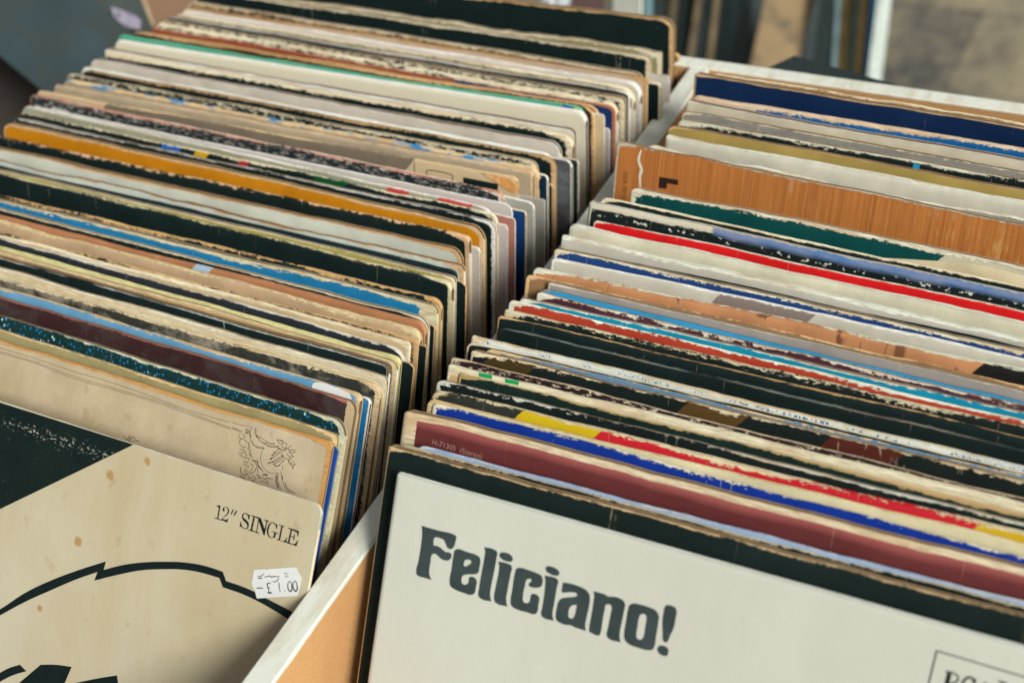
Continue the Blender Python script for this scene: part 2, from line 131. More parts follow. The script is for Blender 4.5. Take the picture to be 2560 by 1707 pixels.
FEL=[[[(-143.51, 297.7, 1), (-136.42, 297.75, 0), (-129.67, 297.9, 0), (-128.67, 297.33, 0), (-128.69, 295.89, 0), (-128.98, 293.67, 0), (-129.81, 292.36, 0), (-131.06, 292.09, 0), (-131.93, 292.62, 0), (-132.61, 293.63, 0), (-133.59, 294.8, 0), (-135.2, 295.09, 0), (-136.76, 295.02, 0), (-137.48, 294.59, 0), (-137.47, 291.59, 1), (-135.45, 291.78, 0), (-133.8, 291.27, 0), (-132.11, 290.53, 0), (-130.32, 290.74, 0), (-129.6, 290.27, 0), (-129.51, 288.97, 0), (-130.36, 287.77, 0), (-131.59, 287.31, 0), (-133.17, 287.36, 0), (-134.86, 288.09, 0), (-135.72, 288.57, 0), (-136.76, 288.53, 0), (-137.52, 287.96, 0), (-137.65, 285.02, 0), (-137.68, 281.63, 0), (-137.21, 279.82, 0), (-136.24, 278.4, 1), (-139.36, 278.36, 0), (-142.3, 278.5, 0), (-142.89, 279.19, 0), (-142.7, 284.34, 0), (-142.61, 290.42, 0), (-142.9, 295.17, 0)]], [[(-127.68, 292.87, 0), (-123.43, 292.92, 0), (-119.57, 292.8, 0), (-118.07, 292.26, 0), (-117.48, 290.65, 0), (-117.5, 288.02, 0), (-117.65, 286.55, 0), (-118.65, 285.67, 0), (-120.84, 284.94, 0), (-122.78, 284.2, 0), (-123.81, 283.38, 0), (-123.92, 281.67, 0), (-123.48, 280.59, 0), (-122.43, 280.46, 0), (-121.35, 280.96, 0), (-121.01, 282.02, 0), (-120.9, 283.72, 0), (-120.08, 284.24, 0), (-118.65, 284.12, 0), (-117.8, 283.29, 0), (-117.72, 280.8, 0), (-117.96, 278.34, 0), (-119.34, 277.34, 0), (-122.16, 277.25, 0), (-126.1, 277.56, 0), (-128.05, 278.32, 0), (-128.68, 279.83, 0), (-128.63, 285.14, 0), (-128.66, 290.88, 0), (-128.47, 292.13, 0)], [(-123.77, 289.49, 0), (-122.71, 290.09, 0), (-121.44, 290.14, 0), (-121.08, 289.52, 0), (-121.91, 288.34, 0), (-123.3, 287.35, 0), (-123.89, 287.54, 0), (-123.96, 288.6, 0)]], [[(-116.76, 296.66, 1), (-112.33, 296.69, 0), (-111.43, 296.11, 0), (-111.3, 294.26, 0), (-111.45, 288.3, 0), (-111.72, 282.29, 0), (-111.56, 279.48, 0), (-110.7, 277.22, 1), (-115.48, 277.27, 0), (-116.26, 278.12, 0), (-116.39, 280.47, 0), (-116.3, 286.93, 0), (-116.14, 292.92, 0), (-116.24, 295.02, 0)]], [[(-110.56, 292.86, 1), (-105.68, 292.99, 0), (-104.85, 292.52, 0), (-104.84, 289.46, 0), (-105.02, 283.03, 0), (-104.9, 279.27, 0), (-104.06, 277.26, 1), (-108.86, 277.28, 0), (-109.63, 278.13, 0), (-109.86, 283.3, 0), (-109.66, 290.46, 0), (-110.04, 292.01, 0)]], [[(-109.42, 296.62, 0), (-107.83, 296.87, 0), (-106.3, 296.7, 0), (-105.18, 295.96, 0), (-104.87, 294.87, 0), (-105.61, 294.07, 0), (-107.33, 293.83, 0), (-109.4, 294.2, 0), (-110.29, 295.01, 0), (-110.22, 296.09, 0)]], [[(-101.67, 292.89, 0), (-98.21, 292.98, 0), (-94.47, 292.74, 0), (-92.93, 292.36, 0), (-92.16, 291.41, 0), (-92.02, 289.12, 0), (-92.47, 288.17, 0), (-94.29, 287.3, 0), (-95.98, 287.05, 0), (-97.03, 287.45, 0), (-96.95, 288.41, 0), (-96.24, 289.32, 0), (-96.59, 289.92, 0), (-97.55, 289.77, 0), (-98.3, 289.08, 0), (-98.49, 287.27, 0), (-98.64, 282.98, 0), (-98.03, 280.8, 0), (-96.89, 280.67, 0), (-95.88, 281.31, 0), (-95.65, 282.91, 0), (-95.52, 284.36, 0), (-94.74, 284.87, 0), (-93.13, 284.82, 0), (-92.32, 284.11, 0), (-92.17, 281.34, 0), (-92.19, 278.51, 0), (-93.14, 277.53, 0), (-96.08, 277.36, 0), (-100.56, 277.34, 0), (-102.56, 278.06, 0), (-103.1, 279.32, 0), (-103.18, 284.03, 0), (-103.16, 290.64, 0), (-102.81, 292.27, 0)]], [[(-90.56, 296.56, 0), (-88.88, 296.69, 0), (-87.24, 296.34, 0), (-86.25, 295.57, 0), (-86.2, 294.54, 0), (-87.42, 293.85, 0), (-89.37, 293.88, 0), (-91.06, 294.45, 0), (-91.64, 295.45, 0), (-91.36, 296.22, 0)]], [[(-91.68, 292.8, 1), (-86.9, 292.95, 0), (-86.16, 292.46, 0), (-86.2, 289.54, 0), (-86.22, 283.24, 0), (-86.2, 279.5, 0), (-85.89, 278.42, 0), (-85.26, 277.32, 1), (-89.76, 277.39, 0), (-90.52, 278.22, 0), (-90.5, 281.05, 0), (-90.74, 288.94, 0), (-91.1, 291.4, 0)]], [[(-84.22, 292.16, 1), (-82.11, 292.57, 0), (-78.75, 292.61, 0), (-75.8, 292.19, 0), (-73.96, 291.22, 0), (-73.12, 289.39, 0), (-72.97, 286.19, 0), (-73.16, 282.44, 0), (-73.2, 279.18, 0), (-72.63, 277.26, 1), (-75.63, 277.28, 0), (-77.33, 277.36, 0), (-78.34, 277.59, 0), (-80.69, 277.17, 0), (-82.9, 277.32, 0), (-84.35, 277.94, 0), (-84.91, 279.41, 0), (-84.99, 281.73, 0), (-84.75, 284.6, 0), (-83.92, 286.13, 0), (-81.91, 287.18, 0), (-79.42, 288.13, 0), (-78.12, 288.97, 0), (-78.24, 289.63, 0), (-79.23, 289.81, 0), (-80.85, 289.46, 0), (-83.58, 288.44, 1), (-84.05, 288.77, 0), (-84.19, 290.59, 0)], [(-78.47, 285.39, 0), (-77.75, 285.37, 0), (-77.61, 283.9, 0), (-77.81, 281.52, 0), (-78.23, 280.47, 0), (-79.0, 280.05, 0), (-79.89, 280.32, 0), (-80.18, 281.28, 0), (-80.18, 283.38, 0), (-79.75, 284.44, 0)]], [[(-72.26, 292.4, 1), (-70.13, 292.44, 0), (-67.77, 292.43, 0), (-66.76, 292.08, 0), (-64.94, 292.45, 0), (-62.63, 292.66, 0), (-60.93, 292.25, 0), (-59.92, 291.17, 0), (-59.83, 288.68, 0), (-59.96, 284.06, 0), (-59.99, 279.92, 0), (-59.76, 278.61, 0), (-59.2, 277.05, 1), (-63.68, 277.07, 0), (-64.57, 277.84, 0), (-64.61, 281.06, 0), (-64.51, 286.61, 0), (-64.53, 288.45, 0), (-65.08, 289.2, 0), (-66.04, 289.27, 0), (-66.88, 288.67, 0), (-66.99, 287.26, 0), (-67.05, 282.87, 0), (-67.08, 278.24, 0), (-67.37, 277.22, 0), (-71.32, 277.3, 1), (-71.54, 278.28, 0), (-71.53, 283.38, 0), (-71.62, 289.36, 0), (-71.76, 291.16, 0)]], [[(-56.96, 292.2, 0), (-54.71, 292.58, 0), (-51.01, 292.53, 0), (-48.41, 292.05, 0), (-47.12, 290.62, 0), (-46.85, 288.44, 0), (-46.76, 282.79, 0), (-46.73, 279.38, 0), (-47.28, 277.95, 0), (-48.78, 277.27, 0), (-52.44, 277.06, 0), (-56.22, 277.39, 0), (-57.82, 278.51, 0), (-58.38, 280.41, 0), (-58.48, 284.96, 0), (-58.47, 289.54, 0), (-58.18, 291.22, 0)], [(-52.79, 289.58, 0), (-51.74, 289.48, 0), (-51.29, 288.25, 0), (-51.23, 285.31, 0), (-51.24, 281.43, 0), (-51.66, 280.5, 0), (-52.4, 280.11, 0), (-53.47, 280.29, 0), (-53.88, 281.31, 0), (-53.98, 284.48, 0), (-54.0, 287.9, 0), (-53.62, 289.03, 0)]], [[(-44.86, 295.17, 0), (-43.08, 295.42, 0), (-41.66, 295.05, 0), (-41.06, 293.99, 0), (-40.95, 291.1, 0), (-41.06, 287.91, 0), (-41.86, 284.73, 0), (-42.47, 282.39, 0), (-43.17, 281.88, 0), (-43.93, 282.28, 0), (-44.64, 285.02, 0), (-45.44, 288.86, 0), (-45.58, 292.21, 0), (-45.42, 294.51, 0)]], [[(-44.39, 280.37, 0), (-42.93, 280.54, 0), (-41.68, 279.91, 0), (-41.43, 278.51, 0), (-41.8, 277.37, 0), (-43.22, 277.04, 0), (-44.66, 277.4, 0), (-45.4, 278.31, 0), (-45.3, 279.7, 0)]]]
SING=[[[(108.45, 301.44, 1), (110.79, 302.26, 1), (110.76, 296.59, 1), (112.41, 296.57, 1), (112.16, 296.27, 1), (108.55, 296.31, 1), (108.71, 296.53, 1), (110.19, 296.68, 1), (110.17, 300.86, 1), (109.61, 301.3, 1)]], [[(112.09, 301.22, 1), (112.3, 301.7, 1), (113.2, 302.28, 1), (114.21, 302.35, 1), (115.22, 301.58, 1), (115.32, 300.59, 1), (114.8, 299.43, 1), (113.45, 298.03, 1), (112.6, 297.14, 1), (113.62, 297.14, 1), (114.83, 297.22, 1), (115.11, 297.9, 1), (115.49, 298.01, 1), (115.38, 296.32, 1), (112.06, 296.27, 1), (112.17, 296.73, 1), (113.38, 298.35, 1), (114.35, 299.64, 1), (114.73, 300.59, 1), (114.44, 301.7, 1), (113.65, 302.1, 1), (112.78, 301.82, 1), (112.54, 301.48, 1), (113.08, 301.07, 1), (113.19, 300.51, 1), (112.72, 300.12, 1), (112.19, 300.4, 1)]], [[(116.96, 302.32, 1), (117.51, 302.32, 1), (116.64, 299.99, 1), (116.12, 299.96, 1)]], [[(118.6, 302.27, 1), (119.16, 302.22, 1), (118.22, 300.01, 1), (117.59, 300.0, 1)]], [[(121.78, 301.55, 1), (122.35, 302.22, 1), (123.29, 302.55, 1), (124.44, 302.33, 1), (124.76, 302.25, 1), (125.39, 302.31, 1), (125.39, 300.33, 1), (124.89, 300.4, 1), (124.61, 301.5, 1), (123.55, 302.26, 1), (122.61, 301.92, 1), (122.2, 301.16, 1), (122.55, 300.41, 1), (124.58, 299.64, 1), (125.57, 298.73, 1), (125.7, 297.42, 1), (125.18, 296.39, 1), (124.01, 296.02, 1), (122.95, 296.26, 1), (122.28, 296.58, 1), (121.51, 296.19, 1), (121.5, 298.43, 1), (121.83, 298.52, 1), (122.15, 297.43, 1), (122.87, 296.65, 1), (123.94, 296.36, 1), (124.87, 296.71, 1), (125.1, 297.59, 1), (124.49, 298.43, 1), (122.48, 299.38, 1), (121.79, 300.2, 1)]], [[(125.84, 302.38, 1), (128.33, 302.46, 1), (128.23, 302.14, 1), (127.85, 302.04, 1), (127.66, 296.66, 1), (128.92, 296.56, 1), (128.9, 296.17, 1), (125.9, 296.12, 1), (125.93, 296.44, 1), (126.82, 296.52, 1), (127.07, 302.02, 1), (125.83, 302.11, 1)]], [[(128.32, 302.51, 1), (130.72, 302.46, 1), (133.23, 298.72, 1), (133.54, 301.79, 1), (132.42, 302.1, 1), (132.56, 302.42, 1), (134.81, 302.38, 1), (134.73, 302.09, 1), (133.93, 301.8, 1), (133.76, 296.27, 1), (133.22, 296.23, 1), (130.02, 301.0, 1), (129.88, 296.75, 1), (131.2, 296.37, 1), (131.1, 296.13, 1), (128.99, 296.2, 1), (128.96, 296.54, 1), (129.55, 296.63, 1), (129.63, 301.73, 1), (128.23, 302.14, 1)]], [[(138.75, 302.13, 1), (138.99, 300.44, 1), (138.53, 300.36, 1), (138.04, 301.56, 1), (136.72, 302.19, 1), (135.98, 301.98, 1), (135.3, 300.62, 1), (135.12, 298.59, 1), (135.63, 297.05, 1), (136.53, 296.31, 1), (137.49, 296.45, 1), (137.93, 297.04, 1), (138.01, 298.57, 1), (136.82, 298.62, 1), (136.86, 298.91, 1), (139.69, 298.92, 1), (139.65, 298.64, 1), (138.89, 298.52, 1), (138.66, 296.72, 1), (137.9, 296.41, 1), (136.79, 296.01, 1), (135.72, 296.21, 1), (134.64, 297.44, 1), (134.32, 299.03, 1), (134.75, 301.0, 1), (135.73, 302.23, 1), (136.65, 302.54, 1), (137.93, 302.1, 1)]], [[(139.45, 302.33, 1), (142.24, 302.32, 1), (142.2, 302.04, 1), (141.35, 301.91, 1), (141.21, 296.31, 1), (142.82, 296.41, 1), (143.61, 297.31, 1), (143.91, 298.26, 1), (144.23, 298.32, 1), (144.04, 296.38, 1), (139.68, 296.18, 1), (139.7, 296.48, 1), (140.5, 296.48, 1), (140.66, 302.0, 1), (139.42, 302.03, 1)]], [[(143.86, 302.36, 1), (149.06, 302.4, 1), (149.1, 300.22, 1), (148.74, 300.2, 1), (148.25, 301.64, 1), (145.87, 301.79, 1), (145.75, 299.49, 1), (147.2, 299.66, 1), (147.21, 300.54, 1), (147.57, 300.61, 1), (147.59, 298.12, 1), (147.23, 298.05, 1), (147.07, 299.3, 1), (145.77, 299.18, 1), (145.62, 296.76, 1), (147.29, 296.54, 1), (148.51, 297.22, 1), (148.97, 298.56, 1), (149.35, 298.55, 1), (149.13, 296.27, 1), (143.87, 296.35, 1), (143.93, 296.72, 1), (144.85, 296.73, 1), (145.19, 301.87, 1), (143.92, 302.06, 1)]]]
SHAPES=[[[(0.91, 222.49, 1), (4.97, 225.55, 0), (17.99, 237.25, 0), (31.1, 246.77, 0), (44.14, 255.02, 0), (58.31, 263.22, 1), (57.86, 259.39, 1), (67.26, 264.28, 0), (76.9, 268.26, 0), (88.46, 272.02, 0), (99.34, 274.79, 0), (109.0, 276.12, 0), (117.14, 276.26, 1), (119.41, 273.04, 1), (125.83, 273.2, 0), (133.56, 272.86, 0), (139.43, 271.97, 0), (150.0, 270.71, 0), (156.7, 269.62, 1), (155.58, 266.08, 1), (148.46, 267.56, 0), (136.12, 269.61, 0), (127.71, 270.26, 0), (118.38, 270.12, 1), (115.98, 273.31, 1), (106.38, 272.77, 0), (96.72, 271.15, 0), (89.07, 268.98, 0), (77.53, 265.09, 0), (67.97, 260.72, 0), (53.82, 253.46, 1), (54.81, 257.52, 1), (44.83, 251.49, 0), (31.9, 242.66, 0), (18.74, 233.37, 0), (5.48, 222.91, 0), (1.46, 219.68, 1)]], [[(10.3, 198.02, 0), (15.66, 202.19, 0), (20.8, 205.2, 1), (24.91, 203.59, 1), (17.75, 199.31, 0), (11.06, 194.08, 0), (5.77, 189.29, 1), (4.95, 193.53, 1)]], [[(21.65, 196.92, 1), (26.93, 202.96, 0), (32.15, 208.94, 1), (40.2, 211.6, 0), (49.01, 213.52, 1), (46.59, 205.31, 1), (45.79, 198.13, 1), (13.93, 187.25, 1)]], [[(52.06, 207.26, 1), (63.22, 213.03, 0), (73.29, 217.83, 1), (74.61, 214.73, 1), (76.06, 208.46, 1), (49.24, 199.3, 1)]]]
TRI=[[(63.02, 315.06, 1), (-12.27, 314.63, 1), (-141.35, 314.41, 1), (-132.67, 175.02, 1), (-3.41, 268.85, 1)]]
STK=[[(131.66, 281.49, 1), (136.71, 283.34, 0), (137.79, 283.37, 0), (138.5, 283.93, 0), (150.85, 288.24, 1), (152.0, 286.52, 0), (153.95, 284.81, 1), (153.94, 281.6, 0), (153.47, 277.33, 1), (143.82, 273.79, 0), (135.29, 270.7, 1), (134.02, 272.88, 0), (131.67, 275.66, 1), (131.72, 278.82, 0)]]
STL=[(0.315, [[136.81, 281.51], [136.13, 280.79], [135.47, 280.01], [133.69, 279.3]]), (0.411, [[134.19, 278.85], [135.13, 278.98], [136.2, 279.45]]), (0.363, [[136.96, 280.05], [138.1, 280.51], [139.44, 281.32], [140.3, 281.08], [141.65, 281.81], [142.71, 281.95], [143.7, 282.42]]), (0.315, [[143.76, 282.44], [143.66, 281.26], [142.93, 280.17], [141.84, 279.55], [140.76, 279.51]]), (0.266, [[145.63, 284.21], [147.91, 284.9]]), (0.315, [[145.88, 284.29], [147.73, 283.81]]), (0.363, [[146.17, 282.88], [148.16, 283.67]]), (0.411, [[134.21, 274.68], [135.62, 275.17], [137.45, 275.64]]), (0.46, [[140.57, 278.41], [139.62, 278.42], [138.95, 277.69], [139.48, 276.75], [140.09, 275.77], [140.41, 274.83]]), (0.605, [[139.58, 274.57], [140.78, 274.71], [141.79, 275.08]]), (0.435, [[139.11, 276.23], [140.64, 276.75]]), (0.411, [[144.22, 280.16], [144.51, 278.74], [145.53, 276.39]]), (0.677, [[147.42, 277.38], [147.8, 277.49]]), (0.484, [[148.91, 281.98], [148.36, 281.06], [148.49, 279.72], [149.08, 278.51], [150.08, 278.19], [150.53, 278.96], [150.33, 280.28], [149.66, 281.57], [148.91, 281.98]]), (0.532, [[151.29, 282.81], [150.63, 281.75], [150.83, 280.43], [151.45, 279.35], [152.34, 278.94], [152.9, 279.8], [152.72, 281.0], [152.06, 282.3], [151.29, 282.81]])]
RCA=[(0.461, [[45.62, 306.16], [72.7, 305.85], [96.02, 305.58]]), (0.537, [[45.61, 306.23], [45.25, 294.87], [44.86, 280.77]]), (1.439, [[50.83, 300.16], [50.72, 296.62], [50.63, 292.23]]), (0.576, [[49.57, 300.42], [51.29, 300.52], [52.66, 300.37], [53.59, 299.72], [53.68, 298.59], [52.71, 297.41], [51.5, 296.73]]), (1.152, [[52.26, 296.98], [54.88, 293.16]]), (0.768, [[59.02, 300.44], [58.22, 300.47], [57.11, 300.73], [56.06, 300.0], [55.45, 298.72], [55.26, 296.63], [56.12, 294.29], [57.44, 293.7]]), (1.056, [[58.65, 300.32], [58.71, 299.04]]), (0.96, [[61.8, 300.38], [63.76, 296.47]]), (0.499, [[61.8, 300.38], [60.86, 295.82]]), (0.461, [[65.49, 302.28], [68.37, 302.19]]), (1.343, [[67.06, 302.21], [68.43, 297.98]])]
ART=[(0.165, [[107.39, 310.81], [110.63, 310.68], [113.53, 310.83], [115.31, 311.22], [117.95, 311.3]]), (0.165, [[117.95, 311.3], [117.22, 309.69], [117.14, 308.13], [117.86, 306.55], [118.28, 305.78], [120.18, 304.29], [121.62, 303.68], [123.24, 303.52], [125.71, 304.26]]), (0.297, [[117.18, 309.89], [117.39, 308.19], [118.2, 306.86]]), (0.231, [[118.28, 305.78], [119.19, 305.25], [119.93, 304.23], [121.29, 304.04], [122.89, 303.91], [124.15, 304.2], [125.84, 304.29]]), (0.198, [[107.84, 308.6], [110.54, 308.52], [113.54, 308.19]]), (0.198, [[107.92, 308.22], [110.37, 308.03], [112.84, 307.72]]), (0.264, [[114.36, 309.39], [115.54, 308.81], [114.96, 307.78], [116.51, 309.28], [116.01, 307.83]]), (0.264, [[115.1, 309.69], [116.5, 309.94]]), (0.231, [[113.44, 307.39], [115.19, 306.63], [114.58, 305.7], [115.56, 304.85], [116.67, 304.59], [117.91, 304.36], [117.45, 303.36], [118.29, 303.14], [117.63, 301.86], [119.16, 301.49], [118.47, 300.32], [119.73, 299.99], [118.9, 299.55], [120.58, 299.11]]), (0.198, [[112.34, 306.88], [112.26, 305.31], [114.12, 305.36], [113.07, 304.64], [112.94, 303.28], [114.26, 302.08], [116.49, 302.22]]), (0.231, [[113.8, 300.41], [115.27, 301.02], [116.88, 300.34]]), (0.198, [[113.46, 299.43], [114.52, 298.16], [116.19, 297.83], [117.56, 298.97], [115.74, 300.04], [114.56, 299.28], [115.75, 298.71]]), (0.198, [[117.01, 297.72], [119.07, 298.05], [118.74, 297.08]]), (0.231, [[116.49, 296.37], [117.63, 296.01], [118.91, 296.24]]), (0.231, [[116.85, 295.25], [118.43, 294.68], [119.76, 294.7]]), (0.198, [[120.0, 296.09], [121.34, 296.01], [121.52, 294.51], [120.44, 292.67], [118.84, 292.68], [117.58, 293.67]]), (0.231, [[120.41, 297.97], [122.13, 297.33], [123.23, 295.86], [122.65, 293.5], [120.61, 291.84]]), (0.264, [[120.41, 297.97], [121.75, 297.89], [123.57, 298.04], [123.6, 296.62], [124.85, 295.64], [125.98, 295.28]]), (0.231, [[122.3, 297.81], [124.1, 296.75], [124.03, 294.53], [124.78, 293.41]]), (0.33, [[124.73, 296.26], [125.73, 295.21], [127.15, 294.72]]), (0.297, [[126.51, 292.67], [129.43, 293.8], [126.82, 293.75]]), (0.297, [[123.91, 292.51], [125.58, 292.09], [125.21, 291.32]]), (0.264, [[125.21, 291.32], [127.23, 291.77], [129.36, 291.58], [130.65, 290.4]]), (0.297, [[128.65, 292.49], [130.23, 292.48], [132.23, 292.92]]), (0.231, [[126.55, 289.93], [127.46, 290.62], [128.77, 290.65], [130.24, 289.84]]), (0.264, [[115.64, 293.37], [115.85, 291.65], [117.12, 290.67], [119.46, 290.97]]), (0.264, [[115.69, 289.83], [117.09, 289.55], [118.73, 289.33]]), (0.231, [[117.54, 292.55], [118.51, 291.71], [120.19, 291.28]]), (0.297, [[119.86, 290.3], [121.52, 289.98]]), (0.396, [[122.4, 289.56], [123.7, 289.7]]), (0.198, [[122.04, 291.34], [123.42, 291.06], [124.34, 290.42]]), (0.165, [[125.27, 303.88], [124.61, 301.95], [124.67, 299.11], [125.89, 297.01], [127.76, 295.54], [129.71, 294.97], [132.27, 295.23], [134.67, 296.21]]), (0.198, [[119.52, 311.38], [119.69, 309.23], [121.25, 308.09], [123.23, 308.06], [121.22, 308.2], [120.2, 309.36], [119.94, 311.26]]), (0.198, [[120.41, 308.31], [122.54, 306.89], [125.25, 306.5], [128.34, 306.77], [130.54, 307.45], [128.77, 307.21], [126.39, 307.35], [123.25, 307.95]]), (0.198, [[123.76, 306.11], [126.96, 305.86], [130.26, 306.29], [132.2, 306.97]]), (0.198, [[126.46, 305.73], [128.59, 305.52], [131.07, 306.17], [132.46, 306.98]]), (0.165, [[125.34, 306.09], [126.43, 307.14]]), (0.264, [[130.92, 309.41], [133.0, 309.4], [134.48, 308.49], [133.25, 308.16], [132.18, 308.32], [131.06, 309.34]]), (0.198, [[132.67, 309.75], [134.27, 309.52], [135.42, 308.95]]), (0.198, [[136.11, 309.35], [135.87, 307.98], [136.86, 306.94], [137.63, 308.23], [138.79, 308.86]]), (0.231, [[133.42, 307.34], [135.6, 306.82], [136.86, 306.94], [138.41, 306.91], [140.14, 307.26], [140.78, 306.67], [139.38, 305.97], [137.52, 306.24]]), (0.198, [[137.57, 306.04], [139.0, 305.33], [140.47, 304.42], [138.92, 304.44], [138.89, 303.35], [137.66, 304.32], [136.71, 305.16]]), (0.198, [[136.21, 306.33], [134.83, 305.53], [132.94, 305.9], [134.7, 306.15], [136.19, 306.43]]), (0.231, [[136.12, 303.04], [137.47, 302.75], [139.22, 303.0], [139.62, 303.54]]), (0.198, [[134.55, 304.37], [133.44, 304.73], [131.64, 303.38], [129.79, 302.23], [132.29, 305.29], [133.06, 306.59]]), (0.198, [[133.53, 304.31], [131.81, 302.55], [129.1, 300.51], [130.41, 301.74]]), (0.363, [[128.49, 298.37], [130.12, 299.36], [131.58, 299.86]]), (0.198, [[130.76, 300.08], [132.56, 301.44], [134.31, 303.0], [135.21, 303.67]]), (0.165, [[131.33, 299.79], [133.14, 301.15], [135.54, 303.32]]), (0.264, [[135.08, 304.29], [134.52, 303.27], [135.79, 303.39]]), (0.198, [[130.81, 298.56], [132.61, 299.92], [134.61, 301.55], [136.12, 303.04]]), (0.231, [[131.88, 298.41], [133.63, 298.77], [135.27, 300.85], [136.58, 302.07]]), (0.264, [[131.87, 306.06], [133.1, 306.38]]), (0.264, [[130.26, 303.77], [131.22, 304.14]]), (0.264, [[129.54, 302.16], [130.24, 302.57]]), (0.264, [[129.25, 300.44], [130.33, 300.88]]), (0.264, [[131.53, 298.86], [132.85, 298.78]]), (0.264, [[133.58, 298.98], [134.59, 299.14]]), (0.198, [[138.04, 302.47], [139.12, 301.01], [139.93, 300.8], [139.39, 302.17], [140.42, 300.93], [141.08, 299.58], [141.15, 301.12], [141.72, 301.49], [140.24, 303.05]]), (0.264, [[138.29, 302.53], [138.82, 301.8]]), (0.297, [[140.8, 299.72], [141.2, 299.62]]), (0.264, [[141.21, 301.47], [141.72, 301.49]]), (0.198, [[136.02, 299.74], [136.08, 297.58]]), (0.363, [[136.5, 295.51], [136.97, 293.89]]), (0.198, [[135.55, 297.0], [136.43, 294.61], [137.8, 292.36], [139.78, 290.29], [141.45, 289.66]]), (0.264, [[138.45, 292.98], [139.56, 291.32], [141.57, 290.35], [144.22, 289.99]]), (0.231, [[133.8, 295.43], [133.44, 293.36], [134.4, 291.21], [136.06, 289.48]]), (0.363, [[134.05, 294.84], [134.39, 292.52], [135.64, 290.24]]), (0.198, [[134.53, 295.63], [134.8, 293.07], [137.08, 289.54]]), (0.163, [[-97.02, 312.45], [-55.79, 311.63], [-26.36, 311.81], [-7.34, 311.93], [17.73, 311.48], [38.32, 311.75], [58.5, 311.29], [81.62, 310.23], [98.14, 310.23], [106.21, 310.42]]), (0.163, [[-96.61, 310.29], [-55.32, 309.16], [-25.92, 309.53], [-4.11, 309.83], [18.33, 308.46], [47.68, 308.98], [64.95, 309.12], [81.95, 308.62], [102.69, 307.85], [107.6, 307.58]]), (0.163, [[-96.72, 310.87], [-55.45, 309.87], [-26.05, 310.22], [-4.25, 310.52], [18.13, 309.47], [47.52, 309.77], [64.78, 309.97], [81.78, 309.46], [98.47, 308.58], [107.62, 308.26]]), (0.163, [[42.79, 289.35], [44.19, 289.02]]), (0.245, [[51.83, 290.44], [54.19, 289.54], [55.59, 291.28], [55.57, 289.2], [57.31, 291.38], [59.29, 290.17], [61.38, 290.51]]), (0.163, [[53.71, 289.76], [56.05, 288.98], [58.49, 289.83]])]
SPOTS={'l40': [(53.35, 299.43, 3.2), (42.0, 267.19, 3.4), (71.24, 310.19, 2.6), (27.08, 232.83, 2.2)]}
GREEN=[[[-142.86, 314.46], [-136.91, 314.71], [-136.83, 313.01], [-142.79, 312.83]], [[-130.97, 314.61], [-124.82, 314.82], [-124.74, 313.18], [-130.9, 312.99]]]
LGL=[[[-132.76, 301.7], [-122.85, 302.23], [-122.72, 299.59], [-128.35, 299.41], [-128.48, 296.52], [-132.7, 296.25]]]
SPINECUT=[[-143.72, 313.0], [-144.46, 307.87], [-142.46, 303.25], [-142.99, 300.12], [-142.15, 294.22]]
T_DSX=[[-151.88, 300.63], [-151.19, 285.56]]
T_H=[[-142.7, 304.24], [-120.76, 303.73]]
CYAN=[[[-40.28, 313.82], [-37.41, 313.47], [-37.54, 311.11], [-40.6, 311.27]]]
SLOC=[104.87, 313.56]
FLAP=[[[-66.12, 300.95], [-41.86, 306.17], [-16.55, 309.65], [-1.95, 312.29], [11.19, 312.18], [33.94, 310.3]], [[-66.07, 300.59], [-39.38, 301.8], [-15.1, 301.39], [1.73, 301.25], [13.29, 301.05], [35.86, 300.67]]]
LABEL=[[133.24, 313.01], [136.44, 314.87], [142.61, 315.0], [149.26, 314.39], [153.24, 312.6], [152.87, 309.02], [135.44, 308.8]]
BLK=[[126.77, 310.1], [146.58, 309.88], [146.44, 302.94], [126.5, 302.43]]
OUTL=[(0.5, [[106.06, 306.09], [106.27, 310.29], [119.83, 310.21], [119.68, 306.26]]), (0.4, [[97.97, 305.8], [98.39, 313.55]])]
FOLD=[(137.64, 314.34, 1), (147.79, 314.16, 1), (158.04, 313.37, 1), (158.22, 309.35, 1), (155.73, 306.77, 1), (150.38, 308.4, 1), (144.58, 311.25, 1)]
